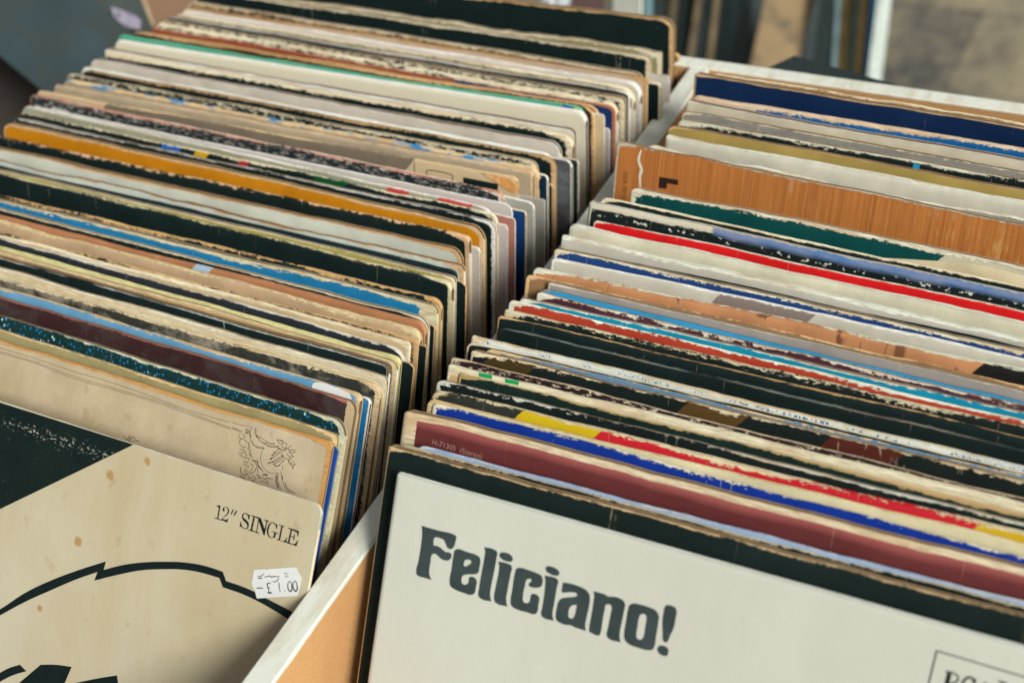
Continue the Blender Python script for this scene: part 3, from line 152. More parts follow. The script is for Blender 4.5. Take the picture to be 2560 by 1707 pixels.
BG={'f1': [[-329.4, 101.9, -29.2], [-119.8, 88.6, -174.6], [-120.2, 150.9, -112.5], [-297.7, 157.2, 5.7]], 'f2': [[-284.5, 159.9, -46.2], [-132.2, 136.0, -166.0], [-145.2, 177.3, -116.8], [-162.0, 190.5, -93.1], [-184.8, 209.8, -59.5], [-250.8, 213.2, -14.6]], 'st': [[-173.1, 168.6, -92.4], [-167.3, 163.0, -101.7], [-149.8, 168.1, -107.6], [-150.8, 173.0, -102.1], [-156.4, 173.4, -98.2], [-172.8, 169.7, -91.5]], 'edge': [[-170.0, 197.7, -84.0], [-151.8, 182.4, -110.7]], 'far': [([-175.2, 1143.6, -551.4], [-155.3, 1033.0, -673.6], 40.5, '#1a2c30'), ([-139.9, 1147.3, -549.2], [-110.1, 1042.5, -671.9], 21.6, '#2c3431'), ([-114.9, 1145.8, -545.5], [-95.3, 1036.8, -666.1], 8.1, '#5a5240'), ([-102.4, 1152.1, -547.2], [-80.4, 1044.3, -668.1], 12.2, '#15211f'), ([-77.9, 1150.4, -543.5], [-64.8, 1038.9, -662.4], 6.8, '#6b5f49'), ([-67.9, 1155.4, -544.8], [-53.4, 1044.6, -663.9], 13.5, '#20292a'), ([-53.3, 1155.8, -543.3], [-36.4, 1046.6, -662.3], 8.1, '#75684e'), ([-40.2, 1155.3, -541.6], [-21.9, 1047.2, -660.4], 16.2, '#16211f'), ([-26.5, 1162.2, -543.4], [-12.1, 1052.2, -661.7], 12.2, '#2d3a3a'), ([112.8, 1120.2, -506.2], [128.7, 1017.4, -618.3], 18.9, '#27322f'), ([124.4, 1126.1, -507.7], [147.3, 1026.7, -620.8], 5.4, '#6d8386'), ([133.7, 1130.7, -509.0], [156.6, 1031.4, -622.0], 9.5, '#4a3c1c'), ([147.0, 1130.4, -507.3], [167.5, 1030.2, -619.6], 9.5, '#252d26'), ([156.3, 1135.0, -508.5], [176.8, 1034.9, -620.8], 8.1, '#4a3d20'), ([169.4, 1134.6, -506.8], [187.6, 1033.7, -618.4], 4.3, '#124a70'), ([178.8, 1132.4, -504.6], [193.7, 1030.2, -615.3], 6.1, '#c9d6ce')], 'card': [[31.9, 1118.0, -514.5], [93.5, 1148.9, -522.7], [88.6, 1049.0, -618.8], [35.0, 1002.6, -631.0]], 'lp': [[-485.9, 196.8, -44.7], [-430.1, 32.8, -242.6], [-189.5, 123.5, -304.4], [-237.3, 264.0, -134.7], [-258.5, 310.7, -75.0]], 'lm': [[-225.3, 263.9, -103.8], [-195.5, 176.3, -209.6], [-132.0, 208.2, -218.0], [-161.8, 295.8, -112.3]], 'dark': [[-232.8, 1200.9, -573.9], [107.8, 1371.7, -619.4], [134.4, 1221.3, -785.4], [-190.3, 1075.8, -725.0]], 'top': {'plastic': [[31.4, 486.0, -215.2], [39.2, 481.9, -224.2], [46.5, 482.9, -227.8], [54.4, 488.5, -227.3], [51.2, 495.9, -217.8]], 'brown': [[49.3, 500.3, -212.3], [54.7, 484.3, -231.5], [86.8, 498.3, -237.9], [80.7, 516.1, -216.5]], 'grey': [[87.2, 519.3, -217.3], [95.0, 496.5, -244.8], [116.4, 507.3, -247.7], [108.6, 530.1, -220.2]], 'white': [[109.3, 530.4, -220.3], [117.0, 507.6, -247.8], [119.0, 508.6, -248.0], [111.2, 531.4, -220.5]], 'teal': [[113.2, 532.3, -220.8], [121.7, 507.3, -251.0], [128.2, 510.5, -251.9], [119.7, 535.6, -221.7]]}}
# ------------------------------------------------------------------ helpers
def lin(h):
    h=h.lstrip('#'); o=[]
    for i in (0,2,4):
        v=int(h[i:i+2],16)/255
        o.append(v/12.92 if v<=.04045 else ((v+.055)/1.055)**2.4)
    return o
def rgba(h,k=1.0):
    if isinstance(h,(tuple,list)): return (*h[:3],1)
    c=lin(h)
    return (*[min(.92,max(0,x*k)) for x in c],1)
def link(name,data,parent=None):
    o=bpy.data.objects.new(name,data); COL.objects.link(o)
    if parent: o.parent=parent
    return o
def tag(o,label=None,cat=None,group=None,kind=None):
    if label: o['label']=label
    if cat: o['category']=cat
    if group: o['group']=group
    if kind: o['kind']=kind
    return o
def mesh_from(name,verts,faces,mats,fm=None,smooth=False,attrs=None):
    me=bpy.data.meshes.new(name)
    me.from_pydata([tuple(c*MM for c in v) for v in verts],[],faces)
    for m in mats: me.materials.append(m)
    if fm: me.polygons.foreach_set('material_index',fm)
    if smooth: me.polygons.foreach_set('use_smooth',[True]*len(me.polygons))
    if attrs:
        for k,v in attrs.items():
            a=me.attributes.new(k,'FLOAT','POINT'); a.data.foreach_set('value',v)
    me.update(); return me
class NT:
    def __init__(s,name):
        s.m=bpy.data.materials.new(name); s.m.use_nodes=True; s.t=s.m.node_tree; s.n=s.t.nodes; s.n.clear()
        s.out=s.n.new('ShaderNodeOutputMaterial'); s.b=s.n.new('ShaderNodeBsdfPrincipled')
        s.t.links.new(s.b.outputs[0],s.out.inputs[0])
    def L(s,a,b): s.t.links.new(a,b)
    def val(s,node,i,v):
        if hasattr(v,'is_output') or hasattr(v,'links'): s.L(v,node.inputs[i])
        else: node.inputs[i].default_value=v
    def math(s,op,a,b=0.,clamp=False,c=None):
        n=s.n.new('ShaderNodeMath'); n.operation=op; n.use_clamp=clamp; s.val(n,0,a); s.val(n,1,b)
        if c is not None: s.val(n,2,c)
        return n.outputs[0]
    def mix(s,f,a,b,mode='MIX'):
        n=s.n.new('ShaderNodeMix'); n.data_type='RGBA'; n.blend_type=mode
        s.val(n,0,f); s.val(n,6,a); s.val(n,7,b); return n.outputs[2]
    def coord(s,loc=(0,0,0),scale=(1,1,1)):
        if not hasattr(s,'tc'): s.tc=s.n.new('ShaderNodeTexCoord')
        m=s.n.new('ShaderNodeMapping'); s.L(s.tc.outputs['Object'],m.inputs[0])
        m.inputs['Location'].default_value=loc; m.inputs['Scale'].default_value=[x*1000 for x in scale]; return m.outputs[0]
    def noise(s,vec,scale=1.,detail=3.,rough=.55,dist=0.):
        n=s.n.new('ShaderNodeTexNoise'); s.L(vec,n.inputs['Vector']); n.inputs['Scale'].default_value=scale
        n.inputs['Detail'].default_value=detail; n.inputs['Roughness'].default_value=rough; n.inputs['Distortion'].default_value=dist
        return n.outputs[0]
    def step(s,v,th,soft=.02):   # 0 below th, 1 above
        n=s.n.new('ShaderNodeMapRange'); s.val(n,0,v); n.inputs[1].default_value=th-soft; n.inputs[2].default_value=th+soft; return n.outputs[0]
    def attr(s,name):
        n=s.n.new('ShaderNodeAttribute'); n.attribute_name=name; return n.outputs['Fac']
    def bump(s,h,strength=.3,dist=.0004):
        n=s.n.new('ShaderNodeBump'); n.inputs['Strength'].default_value=strength; n.inputs['Distance'].default_value=dist
        s.L(h,n.inputs['Height']); s.L(n.outputs[0],s.b.inputs['Normal'])
def simple(name,col,rough=.6,var=.12,scale=.05,stretch=(1,1,1),spec=.3,bump=.0,metal=0.,col2=None,thr=None):
    t=NT(name); v=t.coord((random.random()*50,)*3,stretch); n=t.noise(v,scale,5.,.6)
    c=rgba(col)
    lo=tuple(x*(1-var) for x in c[:3])+(1,); hi=tuple(min(1,x*(1+var)) for x in c[:3])+(1,)
    f=t.step(n,.5,.22); o=t.mix(f,lo,hi)
    if col2:
        n2=t.noise(t.coord((random.random()*50,3,7),stretch),scale*1.7,5.,.65)
        o=t.mix(t.step(n2,thr or .6,.06),o,rgba(col2))
    t.L(o,t.b.inputs['Base Color']); t.b.inputs['Roughness'].default_value=rough; t.b.inputs['Metallic'].default_value=metal
    t.b.inputs['Specular IOR Level'].default_value=spec
    if bump: t.bump(n,bump)
    return t.m
def box(name,lo,hi,mat,parent=None,bevel=0.,jit=0.):
    bm=bmesh.new()
    vs=[bm.verts.new(((lo,hi)[i][0]*MM,(lo,hi)[j][1]*MM,(lo,hi)[k][2]*MM)) for i in(0,1) for j in(0,1) for k in(0,1)]
    for f in ((0,1,3,2),(4,6,7,5),(0,4,5,1),(2,3,7,6),(0,2,6,4),(1,5,7,3)): bm.faces.new([vs[q] for q in f])
    bmesh.ops.recalc_face_normals(bm,faces=bm.faces)
    if bevel: bmesh.ops.bevel(bm,geom=bm.edges[:],offset=bevel*MM,segments=3,affect='EDGES')
    me=bpy.data.meshes.new(name); bm.to_mesh(me); bm.free()
    for m in (mat if isinstance(mat,(list,tuple)) else [mat]): me.materials.append(m)
    return link(name,me,parent)
def prism(name,pts,thick,mat,parent=None,normal=None):
    """slab with its own thickness through the world points pts (mm)"""
    P=[Vector(p) for p in pts]; c=sum(P,Vector())/len(P)
    n=Vector((0,0,0))
    for i in range(len(P)): n+=(P[i]-c).cross(P[(i+1)%len(P)]-c)
    n.normalize()
    vs=[tuple(p) for p in P]+[tuple(p-n*thick if n.dot(Vector((CAM[4],CAM[5],CAM[6]))-c)>0 else p+n*thick) for p in P]
    N=len(P); fs=[tuple(range(N)),tuple(range(2*N-1,N-1,-1))]+[(i,(i+1)%N,N+(i+1)%N,N+i) for i in range(N)]
    o=link(name,mesh_from(name,vs,fs,[mat]),parent); return o
# ------------------------------------------------------------------ sleeve material
def sleeve_mat(k,side,W,face,rc,op,t_):
    rnd=random.Random(k); S=[rnd.uniform(-400,400) for _ in range(3)]
    t=NT('printed_card_'+k)
    d=t.attr('edge_mm'); sd=t.attr('side_mm')
    sep=t.n.new('ShaderNodeSeparateXYZ'); t.L(t.coord(),sep.inputs[0]); X=sep.outputs[0]; Z=sep.outputs[2]
    vA=t.coord(S,(1,1,1)); vX=t.coord(S,(.38,1,1.0)); 
    big=op.get('big'); clean=op.get('clean')
    nf=t.noise(vX,rnd.uniform(.35,1.3),5.,.72)          # ragged fine
    nl=t.noise(t.coord(S[::-1],(.2,1,.3)),.1,3.,.5)     # slow
    nm=t.noise(vA,.05,5.,.6)
    c=rgba(face)
    fv=(.965,1.02) if (big or clean) else (.80,1.14)
    dk=tuple(x*fv[0] for x in c[:3])+(1,); lt=tuple(min(.9,x*fv[1]+.002) for x in c[:3])+(1,)
    col=t.mix(t.step(nm,.5,.25),dk,lt)
    if 'segs' in op:
        Xn=t.math('ADD',X,t.math('MULTIPLY',t.math('SUBTRACT',nf,.5),1.5))
        Xn=t.math('ADD',Xn,t.math('MULTIPLY',d,.8))
        for a,b,cc in op['segs']:
            m=t.math('MULTIPLY',t.step(Xn,a,.25),t.math('SUBTRACT',1.,t.step(Xn,b,.25)))
            col=t.mix(m,col,rgba(cc))
    if 'low' in op:
        for dr,cc in op['low']: col=t.mix(t.step(d,dr,1.5 if dr<35 else 6),col,rgba(cc))
    if op.get('blueband'):
        nb=t.noise(vX,.12,4.,.6)
        col=t.mix(t.math('MULTIPLY',t.math('SUBTRACT',1.,t.step(t.math('ADD',d,t.math('MULTIPLY',nb,3.)),4.6,1.2)),t.step(X,-96,1.)),col,t.mix(t.step(nb,.5,.15),rgba('#74809c'),rgba('#3a6ea4')))
        col=t.mix(t.math('MULTIPLY',t.math('SUBTRACT',1.,t.step(X,-96,1.)),t.math('SUBTRACT',1.,t.step(t.math('ADD',d,t.math('MULTIPLY',nf,3.)),4.6,.3))),col,rgba('#c2bca6'))
        w=t.math('MULTIPLY',t.step(t.noise(t.coord(S,(.7,1,1.)),.5,2.,.5),.63,.03),t.math('MULTIPLY',t.step(d,4.,.5),t.math('SUBTRACT',1.,t.step(d,6.,.6))))
        col=t.mix(w,col,rgba('#c9cbbd'))
    if op.get('cloud'):
        n=t.noise(t.coord(S,(.6,1,1.)),.07,6.,.7,.6); f=t.math('MULTIPLY',t.step(n,.55,.10),min(1.,op['cloud'])*.75)
        m0=f
        if 'segs' in op and op['cloud']>=1: m0=t.math('MULTIPLY',f,t.math('MULTIPLY',t.step(X,-120,6),t.math('SUBTRACT',1.,t.step(X,118,8))))
        col=t.mix(m0,col,rgba('#a39a86' if op['cloud']>=1 else '#8d9a98'))
    if op.get('speck'):
        v=t.n.new('ShaderNodeTexVoronoi'); t.L(t.coord(S,(.55,1,.42)),v.inputs['Vector']); v.inputs['Scale'].default_value=1.15
        m=t.math('SUBTRACT',1.,t.step(v.outputs['Distance'],.32,.08)); sc=t.n.new('ShaderNodeSeparateColor'); t.L(v.outputs['Color'],sc.inputs[0])
        col=t.mix(t.math('MULTIPLY',m,t.step(sc.outputs[0],.25,.1)),col,t.mix(t.step(sc.outputs[1],.86,.03),rgba('#1f6f9c'),rgba('#a9c9c4')))
    if op.get('wood'):
        g=t.noise(t.coord(S,(1.,1,.02)),.8,3.,.6); g2=t.noise(t.coord(S,(1.,1,.03)),.26,2.,.5)
        col=t.mix(t.step(g,.5,.2),rgba('#9a5e30'),rgba('#b9773c')); col=t.mix(t.math('MULTIPLY',t.math('SUBTRACT',1.,t.step(g2,.34,.02)),.35),col,rgba('#6a3a1e'))
        w=t.noise(t.coord(S,(1.3,1,.35)),.16,7.,.75); wl=t.step(t.noise(t.coord(S,(.5,1,.5)),.02,2.,.5),.5,.12)
        wl=t.math('MULTIPLY',wl,t.step(X,-60,40)); wl=t.math('MULTIPLY',wl,t.step(d,6,6))
        col=t.mix(t.math('MULTIPLY',t.step(w,.56,.05),t.math('MULTIPLY',wl,.75)),col,rgba('#cdaa68'))
    if op.get('skin'):
        g=t.noise(t.coord(S,(1.,1,.25)),.055,3.,.6,1.5); mm=t.math('MULTIPLY',t.math('SUBTRACT',1.,t.step(g,.38,.02)),.8)
        col=t.mix(mm,col,rgba('#5a3826'))
    if 'mott' in op:
        mc,th=op['mott']; n=t.noise(t.coord(S[::-1],(.42,1.5,1.3)),.6,6.,.74)
        col=t.mix(t.step(n,1-th,.03),col,rgba(mc))
    if op.get('redge'):
        col=t.mix(t.math('MULTIPLY',t.math('SUBTRACT',1.,t.step(t.math('SUBTRACT',d,t.math('MULTIPLY',nl,3.)),W+.7,1.6)),.8),col,rgba(op['redge']))
    # rim card colour
    r=rgba(rc); ns=t.noise(t.coord(S,(.22,5.,2.6)),.6,5.,.72)
    rim=t.mix(t.step(ns,.45,.16),tuple(x*.55*(1,.88,.72)[i] for i,x in enumerate(r[:3]))+(1,),tuple(min(.86,x*1.25) for x in r[:3])+(1,))
    nt=t.noise(t.coord(S,(.12,1,.3)),.25,3.,.6)
    tan=t.math('MULTIPLY',t.step(nt,.56,.07),.0 if clean or big else .38)
    rim=t.mix(tan,rim,rgba('#b08c5e'))
    if op.get('stripe'):
        q=t.math('MULTIPLY',t.step(t.math('ADD',d,t.math('MULTIPLY',nf,.8)),.5,.1),t.math('SUBTRACT',1.,t.step(t.math('ADD',d,t.math('MULTIPLY',nf,.8)),1.15,.1)))
        rim=t.mix(t.math('MULTIPLY',q,.85),rim,rgba(op['stripe']))
    if 'mott2' in op:
        n=t.noise(t.coord(S,(.2,1,.8)),.4,4.,.6); seg=t.step(t.noise(t.coord(S,(.5,1,.0)),.06,2.,.5),.45,.05)
        rim=t.mix(t.math('MULTIPLY',t.step(n,op['mott2'][1],.02),seg),rim,rgba(op['mott2'][0]))
    # wear masks
    A=op.get('A',.7)*((rnd.uniform(.7,1.5) if rnd.random()>.28 else .3) if not (big or clean) else 1.)
    nfa=t.math('MULTIPLY',t.math('SUBTRACT',nf,.5),t.math('ADD',.35,t.math('MULTIPLY',t.step(t.noise(t.coord(S,(.3,1,.1)),.12,2.,.5),.5,.12),1.3)))
    wid=t.math('ADD',W,t.math('MULTIPLY',nfa,A*4.4))
    wid=t.math('ADD',wid,t.math('MULTIPLY',t.math('SUBTRACT',nl,.5),A*3.6))
    if not big and not clean and side!='X': wid=t.math('ADD',wid,t.math('MULTIPLY',t.math('MAXIMUM',0.,t.math('SUBTRACT',1.,t.math('DIVIDE',sd,rnd.uniform(8,18)))),(.8+A*1.6) if W>0 else .6))
    soft=.9 if op.get('soft') else .18
    m=t.step(t.math('SUBTRACT',wid,d),0.,soft)
    sw=op.get('side',min(.55,max(.3,W*.5)) if W>0 else 0.)
    if sw>0:
        wid2=t.math('ADD',sw,t.math('MULTIPLY',t.math('SUBTRACT',nf,.5),A*2.6+.15*sw))
        ms=t.step(t.math('SUBTRACT',wid2,sd),0.,soft)
        if op.get('siderim'): rim=t.mix(ms,rim,rgba(op['siderim']))
        m=t.math('MAXIMUM',m,ms)
    ch=op.get('chip',.0 if clean or big else .18)
    if ch:
        n2=t.noise(t.coord(S[::-1],(.45,1,1.)),.55,5.,.62)
        th=t.math('ADD',.80-.2*ch,t.math('MULTIPLY',d,.022))
        m=t.math('MAXIMUM',m,t.step(t.math('SUBTRACT',n2,th),0.,.015))
        # vertical cracks running down from the edge
        cx=t.noise(t.coord(S,(1,0.001,.035)),.028,2.,.5)
        cr=t.math('SUBTRACT',1.,t.step(t.math('ABSOLUTE',t.math('SUBTRACT',cx,.5)),0.0006,.0008))
        cr=t.math('MULTIPLY',t.math('MULTIPLY',cr,t.step(t.noise(vA,.11,4.,.6),.53,.05)),t.math('MULTIPLY',t.math('SUBTRACT',1.,t.step(d,8.,5.)),.6))
        m=t.math('MAXIMUM',m,cr)
    if op.get('scuffline'):
        sl=op['scuffline']; dd=t.math('ADD',d,t.math('MULTIPLY',t.math('SUBTRACT',nf,.5),.9))
        q=t.math('SUBTRACT',1.,t.step(t.math('ABSOLUTE',t.math('SUBTRACT',dd,.5)),.28,.16))
        m=t.math('MAXIMUM',m,t.math('MULTIPLY',q,t.math('MULTIPLY',t.step(nl,.42,.06),sl)))
    if op.get('txt'):
        n=t.noise(t.coord(S,(1.6,1,.9)),.9,1.,.3); q=t.math('MULTIPLY',t.step(n,.56,.02),t.math('MULTIPLY',t.step(d,.8,.2),t.math('SUBTRACT',1.,t.step(d,2.0,.2))))
        q=t.math('MULTIPLY',q,t.step(t.noise(t.coord(S,(1,.001,.001)),.05,1.,.5),.42,.01)); col=t.mix(q,col,rgba('#1f5f8c'))
    col=t.mix(m,col,rim)
    # stains / foxing on pale covers
    if big or op.get('crease'):
        fx=t.noise(t.coord(S,(1,1,.25)),.022,6.,.62,.4); col=t.mix(t.math('MULTIPLY',t.step(fx,.52,.14),.5 if k!='r34' else .16),col,rgba('#a8946a' if k!='r34' else '#a89a8c'))
        f2=t.noise(t.coord(S[::-1],(1,1,.6)),.12,4.,.6); col=t.mix(t.math('MULTIPLY',t.step(f2,.66,.03),.28 if k!='r34' else .06),col,rgba('#9a7a4a'))
        f3=t.noise(t.coord(S,(.6,1,.6)),.012,5.,.6,1.2)
        ln=t.math('SUBTRACT',1.,t.step(t.math('ABSOLUTE',t.math('SUBTRACT',f3,.47)),.004,.006))
        if k=='l39': col=t.mix(t.math('MULTIPLY',ln,.12),col,rgba('#8f7448'))
    for x,z,rr in SPOTS.get(k,[]):
        dx=t.math('SUBTRACT',X,x); dz=t.math('SUBTRACT',Z,z)
        q=t.math('SQRT',t.math('ADD',t.math('MULTIPLY',dx,dx),t.math('MULTIPLY',dz,dz)))
        q=t.math('ADD',q,t.math('MULTIPLY',t.math('SUBTRACT',t.noise(vA,.5,3.,.6),.5),2.6))
        col=t.mix(t.math('MULTIPLY',t.math('SUBTRACT',1.,t.step(q,rr*.62,.5)),.8),col,rgba('#a07a42'))
    t.L(col,t.b.inputs['Base Color'])
    t.b.inputs['Roughness'].default_value=op.get('rough',.58); t.b.inputs['Specular IOR Level'].default_value=.10 if not clean else .3
    h=t.math('ADD',t.math('MULTIPLY',m,.7),t.math('MULTIPLY',t.noise(vA,.9,3.,.6),.35))
    if op.get('crease') or big:
        w=t.noise(t.coord(S,(.05,1,1.)),.8,3.,.6); h=t.math('ADD',h,t.math('MULTIPLY',w,(.22 if k=='l39' else .04)))
        ck=t.noise(t.coord(S,(.5,1,.5)),.03,3.,.5,.8); h=t.math('ADD',h,t.math('MULTIPLY',t.math('SUBTRACT',1.,t.step(t.math('ABSOLUTE',t.math('SUBTRACT',ck,.5)),.004,.006)),0.3 if k=='l39' else .12))
    t.bump(h,.45,.00035)
    return t.m
# ------------------------------------------------------------------ sleeve mesh
COLS=[0,.12,.45,1.,1.8,2.8,4.,5.5,7.5,10.]
COLS=COLS+list(np.arange(12.5,302.6,2.5))+[315-c for c in COLS[::-1]]
ROWS=[0,.35,.9,1.8,3,5,8,14,28,60,140,240,309]
def vnoise(rnd,n,amp,oct=4,base=6):
    x=np.linspace(0,1,n); y=np.zeros(n)
    for o in range(oct):
        m=int(base*2.4**o)+2; v=np.array([rnd.uniform(-1,1) for _ in range(m)]); y+=np.interp(x,np.linspace(0,1,m),v)*.55**o
    return y*amp
def jacket(k,t,op,mats,side,r,open_top,open_side,warp):
    rnd=random.Random(k+'m'); X=np.array(COLS); nx=len(X); nr=len(ROWS)
    fl=op.get('big') or op.get('clean'); flat=fl or op.get('flat')
    torn=op.get('torn',0.); amp=.10 if fl else .42
    tw=vnoise(rnd,nx,amp,5,8)
    if torn:
        tt=vnoise(rnd,nx,torn,4,7); tw=tw+np.minimum(0,tt)*1.0
    tw=np.minimum(tw,.5)
    dx=np.minimum(X,315-X); cd=np.where(dx<r,r-np.sqrt(np.maximum(0,r*r-(r-dx)**2)),0)
    ztop=315+tw-cd
    w=warp(X)
    sideD=(315-X) if side!='R' else X
    rd=max(.9,t*.55)
    V=[];E=[];Sd=[]
    def f(dt,dl,dr):
        dd=dt if not open_top else 9.
        a=dl if not open_side else 9.
        g=min(dd,a,dr if not open_side else 9.)
        return .22+.78*math.sqrt(max(0,1-(1-min(g/rd,1))**2))
    idx={}
    nearw=vnoise(rnd,nx,min(.32,t*.11),3,6)
    for s in (-1,1):
        for i in range(nx):
            for j in range(nr):
                dt=ROWS[j]; z=ztop[i]-dt*(ztop[i]-(0 if j==nr-1 else 0))/315 if j==nr-1 else ztop[i]-dt
                if j==nr-1: z=0.
                fade=math.exp(-dt/40.)
                yy=s*t/2*f(dt,X[i],315-X[i])+(w[i]+nearw[i]*s)*fade*(0 if flat else 1)
                idx[s,i,j]=len(V); V.append((X[i]-157.5,yy,z)); E.append(max(0.,min(dt,dx[i] if dx[i]<r else dt))); Sd.append(float(sideD[i]))
    F=[];FM=[]
    for s in (-1,1):
        for i in range(nx-1):
            for j in range(nr-1):
                q=(idx[s,i,j],idx[s,i,j+1],idx[s,i+1,j+1],idx[s,i+1,j])
                F.append(q if s<0 else q[::-1]); FM.append(0)
    loop=[(0,j) for j in range(nr-1,0,-1)]+[(i,0) for i in range(nx)]+[(nx-1,j) for j in range(1,nr)]
    prev=None
    for (i,j) in loop:
        a=idx[-1,i,j]; b=idx[1,i,j]; va=V[a]; vb=V[b]
        onside=(i in(0,nx-1)); op_=open_side if onside else open_top
        n=(0,-1) if not onside else ((1,0) if i==0 else (-1,0))
        if dx[i]<r and not onside: n=(.5 if i<nx/2 else -.5,-.7)
        th=vb[1]-va[1]
        if op_ and th>1.2:
            wall=.5; dep=3.
            pts=[(va[0],va[1]+wall,va[2]),(va[0]+n[0]*dep,va[1]+wall,va[2]+n[1]*dep),(va[0]+n[0]*dep,vb[1]-wall,va[2]+n[1]*dep),(vb[0],vb[1]-wall,vb[2])]
        else:
            o=.22*th
            pts=[(va[0]-n[0]*o*.8,va[1]+th*.3,va[2]-n[1]*o*.8),(va[0]-n[0]*o,va[1]+th*.45,va[2]-n[1]*o),(va[0]-n[0]*o,va[1]+th*.55,va[2]-n[1]*o),(va[0]-n[0]*o*.8,va[1]+th*.7,va[2]-n[1]*o*.8)]
        ids=[a]
        for p in pts: ids.append(len(V)); V.append(p); E.append(0.); Sd.append(0. if onside else float(sideD[i]))
        ids.append(b)
        if prev:
            for q in range(5):
                F.append((prev[0][q],prev[0][q+1],ids[q+1],ids[q])); FM.append(1 if (op_ and th>1.2 and q in (1,2,3)) else 0)
        prev=(ids,)
    # bottom
    for i in range(nx-1):
        F.append((idx[-1,i,nr-1],idx[1,i,nr-1],idx[1,i+1,nr-1],idx[-1,i+1,nr-1])); FM.append(0)
    me=mesh_from('jacket',V,F,mats,FM,False,{'edge_mm':E,'side_mm':Sd})
    return me
def flat_curve(name,polys,parent,mat,y,smooth=True,thick=.05):
    cu=bpy.data.curves.new(name,'CURVE'); cu.dimensions='2D'; cu.fill_mode='BOTH'; cu.resolution_u=5; cu.extrude=thick/2*MM
    for P in polys:
        sp=cu.splines.new('BEZIER'); sp.bezier_points.add(len(P)-1); sp.use_cyclic_u=True
        for bp,p in zip(sp.bezier_points,P):
            bp.co=(p[0]*MM,p[1]*MM,0); h='VECTOR' if (len(p)>2 and p[2]) or not smooth else 'AUTO'
            bp.handle_left_type=h; bp.handle_right_type=h
    return curve_to_mesh(name,cu,parent,mat,y)
def curve_to_mesh(name,cu,parent,mat,y,M=None):
    o=bpy.data.objects.new(name,cu); COL.objects.link(o)
    bpy.context.view_layer.update(); dg=bpy.context.evaluated_depsgraph_get()
    me=bpy.data.meshes.new_from_object(o.evaluated_get(dg)); COL.objects.unlink(o); bpy.data.objects.remove(o)
    T=Matrix(((1,0,0,0),(0,0,-1,y*MM),(0,1,0,0),(0,0,0,1)))
    if M: T=T@M
    me.transform(T); me.materials.clear(); me.materials.append(mat)
    for p in me.polygons: p.material_index=0
    return link(name,me,parent)
def ribbons(name,strokes,parent,mat,y,amp=0.):
    V=[];F=[]
    for w,P in strokes:
        # catmull-rom resample
        Q=[]
        P=[Vector(p) for p in P]
        for a in range(len(P)-1):
            p0=P[max(a-1,0)];p1=P[a];p2=P[a+1];p3=P[min(a+2,len(P)-1)]
            n=6 if len(P)>2 else 1
            for q in range(n):
                t=q/n; Q.append(.5*((2*p1)+(p2-p0)*t+(2*p0-5*p1+4*p2-p3)*t*t+(3*p1-p0-3*p2+p3)*t**3))
        Q.append(P[-1]); b=len(V); n=len(Q)
        for i,p in enumerate(Q):
            d=(Q[min(i+1,n-1)]-Q[max(i-1,0)]); d=d.normalized() if d.length>0 else Vector((1,0)); nn=Vector((-d.y,d.x))
            tp=w/2*(1 if amp==0 else (.55+.6*math.sin(math.pi*i/max(1,n-1))))
            for s in (-1,1): V.append((p.x+nn.x*tp*s,y,p.y+nn.y*tp*s))
            if i: F.append((b+2*i-2,b+2*i-1,b+2*i+1,b+2*i))
    return link(name,mesh_from(name,V,F,[mat]),parent)
def letters(name,text,p0,p1,height,parent,mat,y,rot=0.):
    cu=bpy.data.curves.new(name,'FONT'); cu.body=text; cu.size=1; cu.resolution_u=3
    o=bpy.data.objects.new(name,cu); COL.objects.link(o); bpy.context.view_layer.update()
    wd=o.dimensions.x; bpy.data.objects.remove(o)
    v=Vector(p1)-Vector(p0); L=v.length; a=math.atan2(v.y,v.x)
    M=Matrix.Translation((p0[0]*MM,p0[1]*MM,0))@Matrix.Rotation(a,4,'Z')@Matrix.Diagonal((L/wd*MM,height/.7*MM,1,1))
    return curve_to_mesh(name,cu,parent,mat,y,M)
# ------------------------------------------------------------------ common materials
INNER=simple('card_inside','#7a6448',.8,.2,.3)
PAPER=[simple('inner_paper_white','#d3d5c6',.7,.08,.2),simple('inner_paper_cream','#c9bd98',.7,.12,.2)]
INK=simple('black_ink','#131f1e',.55,.15,.2,spec=.1)
INKF=simple('charcoal_ink','#364141',.5,.22,.06,spec=.12)
def black_worn():
    t=NT('black_print_scuffed'); v=t.coord((3,5,9),(1,1,1)); n=t.noise(v,.05,4.,.6)
    c=t.mix(t.step(n,.5,.2),rgba('#101d1c'),rgba('#16231f'))
    s=t.noise(t.coord((33,5,19),(.6,1,1)),.9,5.,.7); a=t.noise(t.coord((3,50,9),(.2,1,.2)),.09,2.,.5)
    sp=t.n.new('ShaderNodeSeparateXYZ'); t.L(t.coord(),sp.inputs[0]); Z=sp.outputs[2]; zb=t.math('MULTIPLY',t.step(Z,304.5,2.5),t.math('SUBTRACT',1.,t.step(Z,309.,2.5)))
    m=t.math('MULTIPLY',t.step(t.math('ADD',s,t.math('MULTIPLY',zb,.10)),.665,.03),t.math('ADD',t.math('MULTIPLY',zb,t.step(a,.42,.06)),.12)); c=t.mix(m,c,rgba('#a9a79a'))
    t.L(c,t.b.inputs['Base Color']); t.b.inputs['Roughness'].default_value=.5; t.b.inputs['Specular IOR Level'].default_value=.12
    return t.m
BWORN=black_worn()
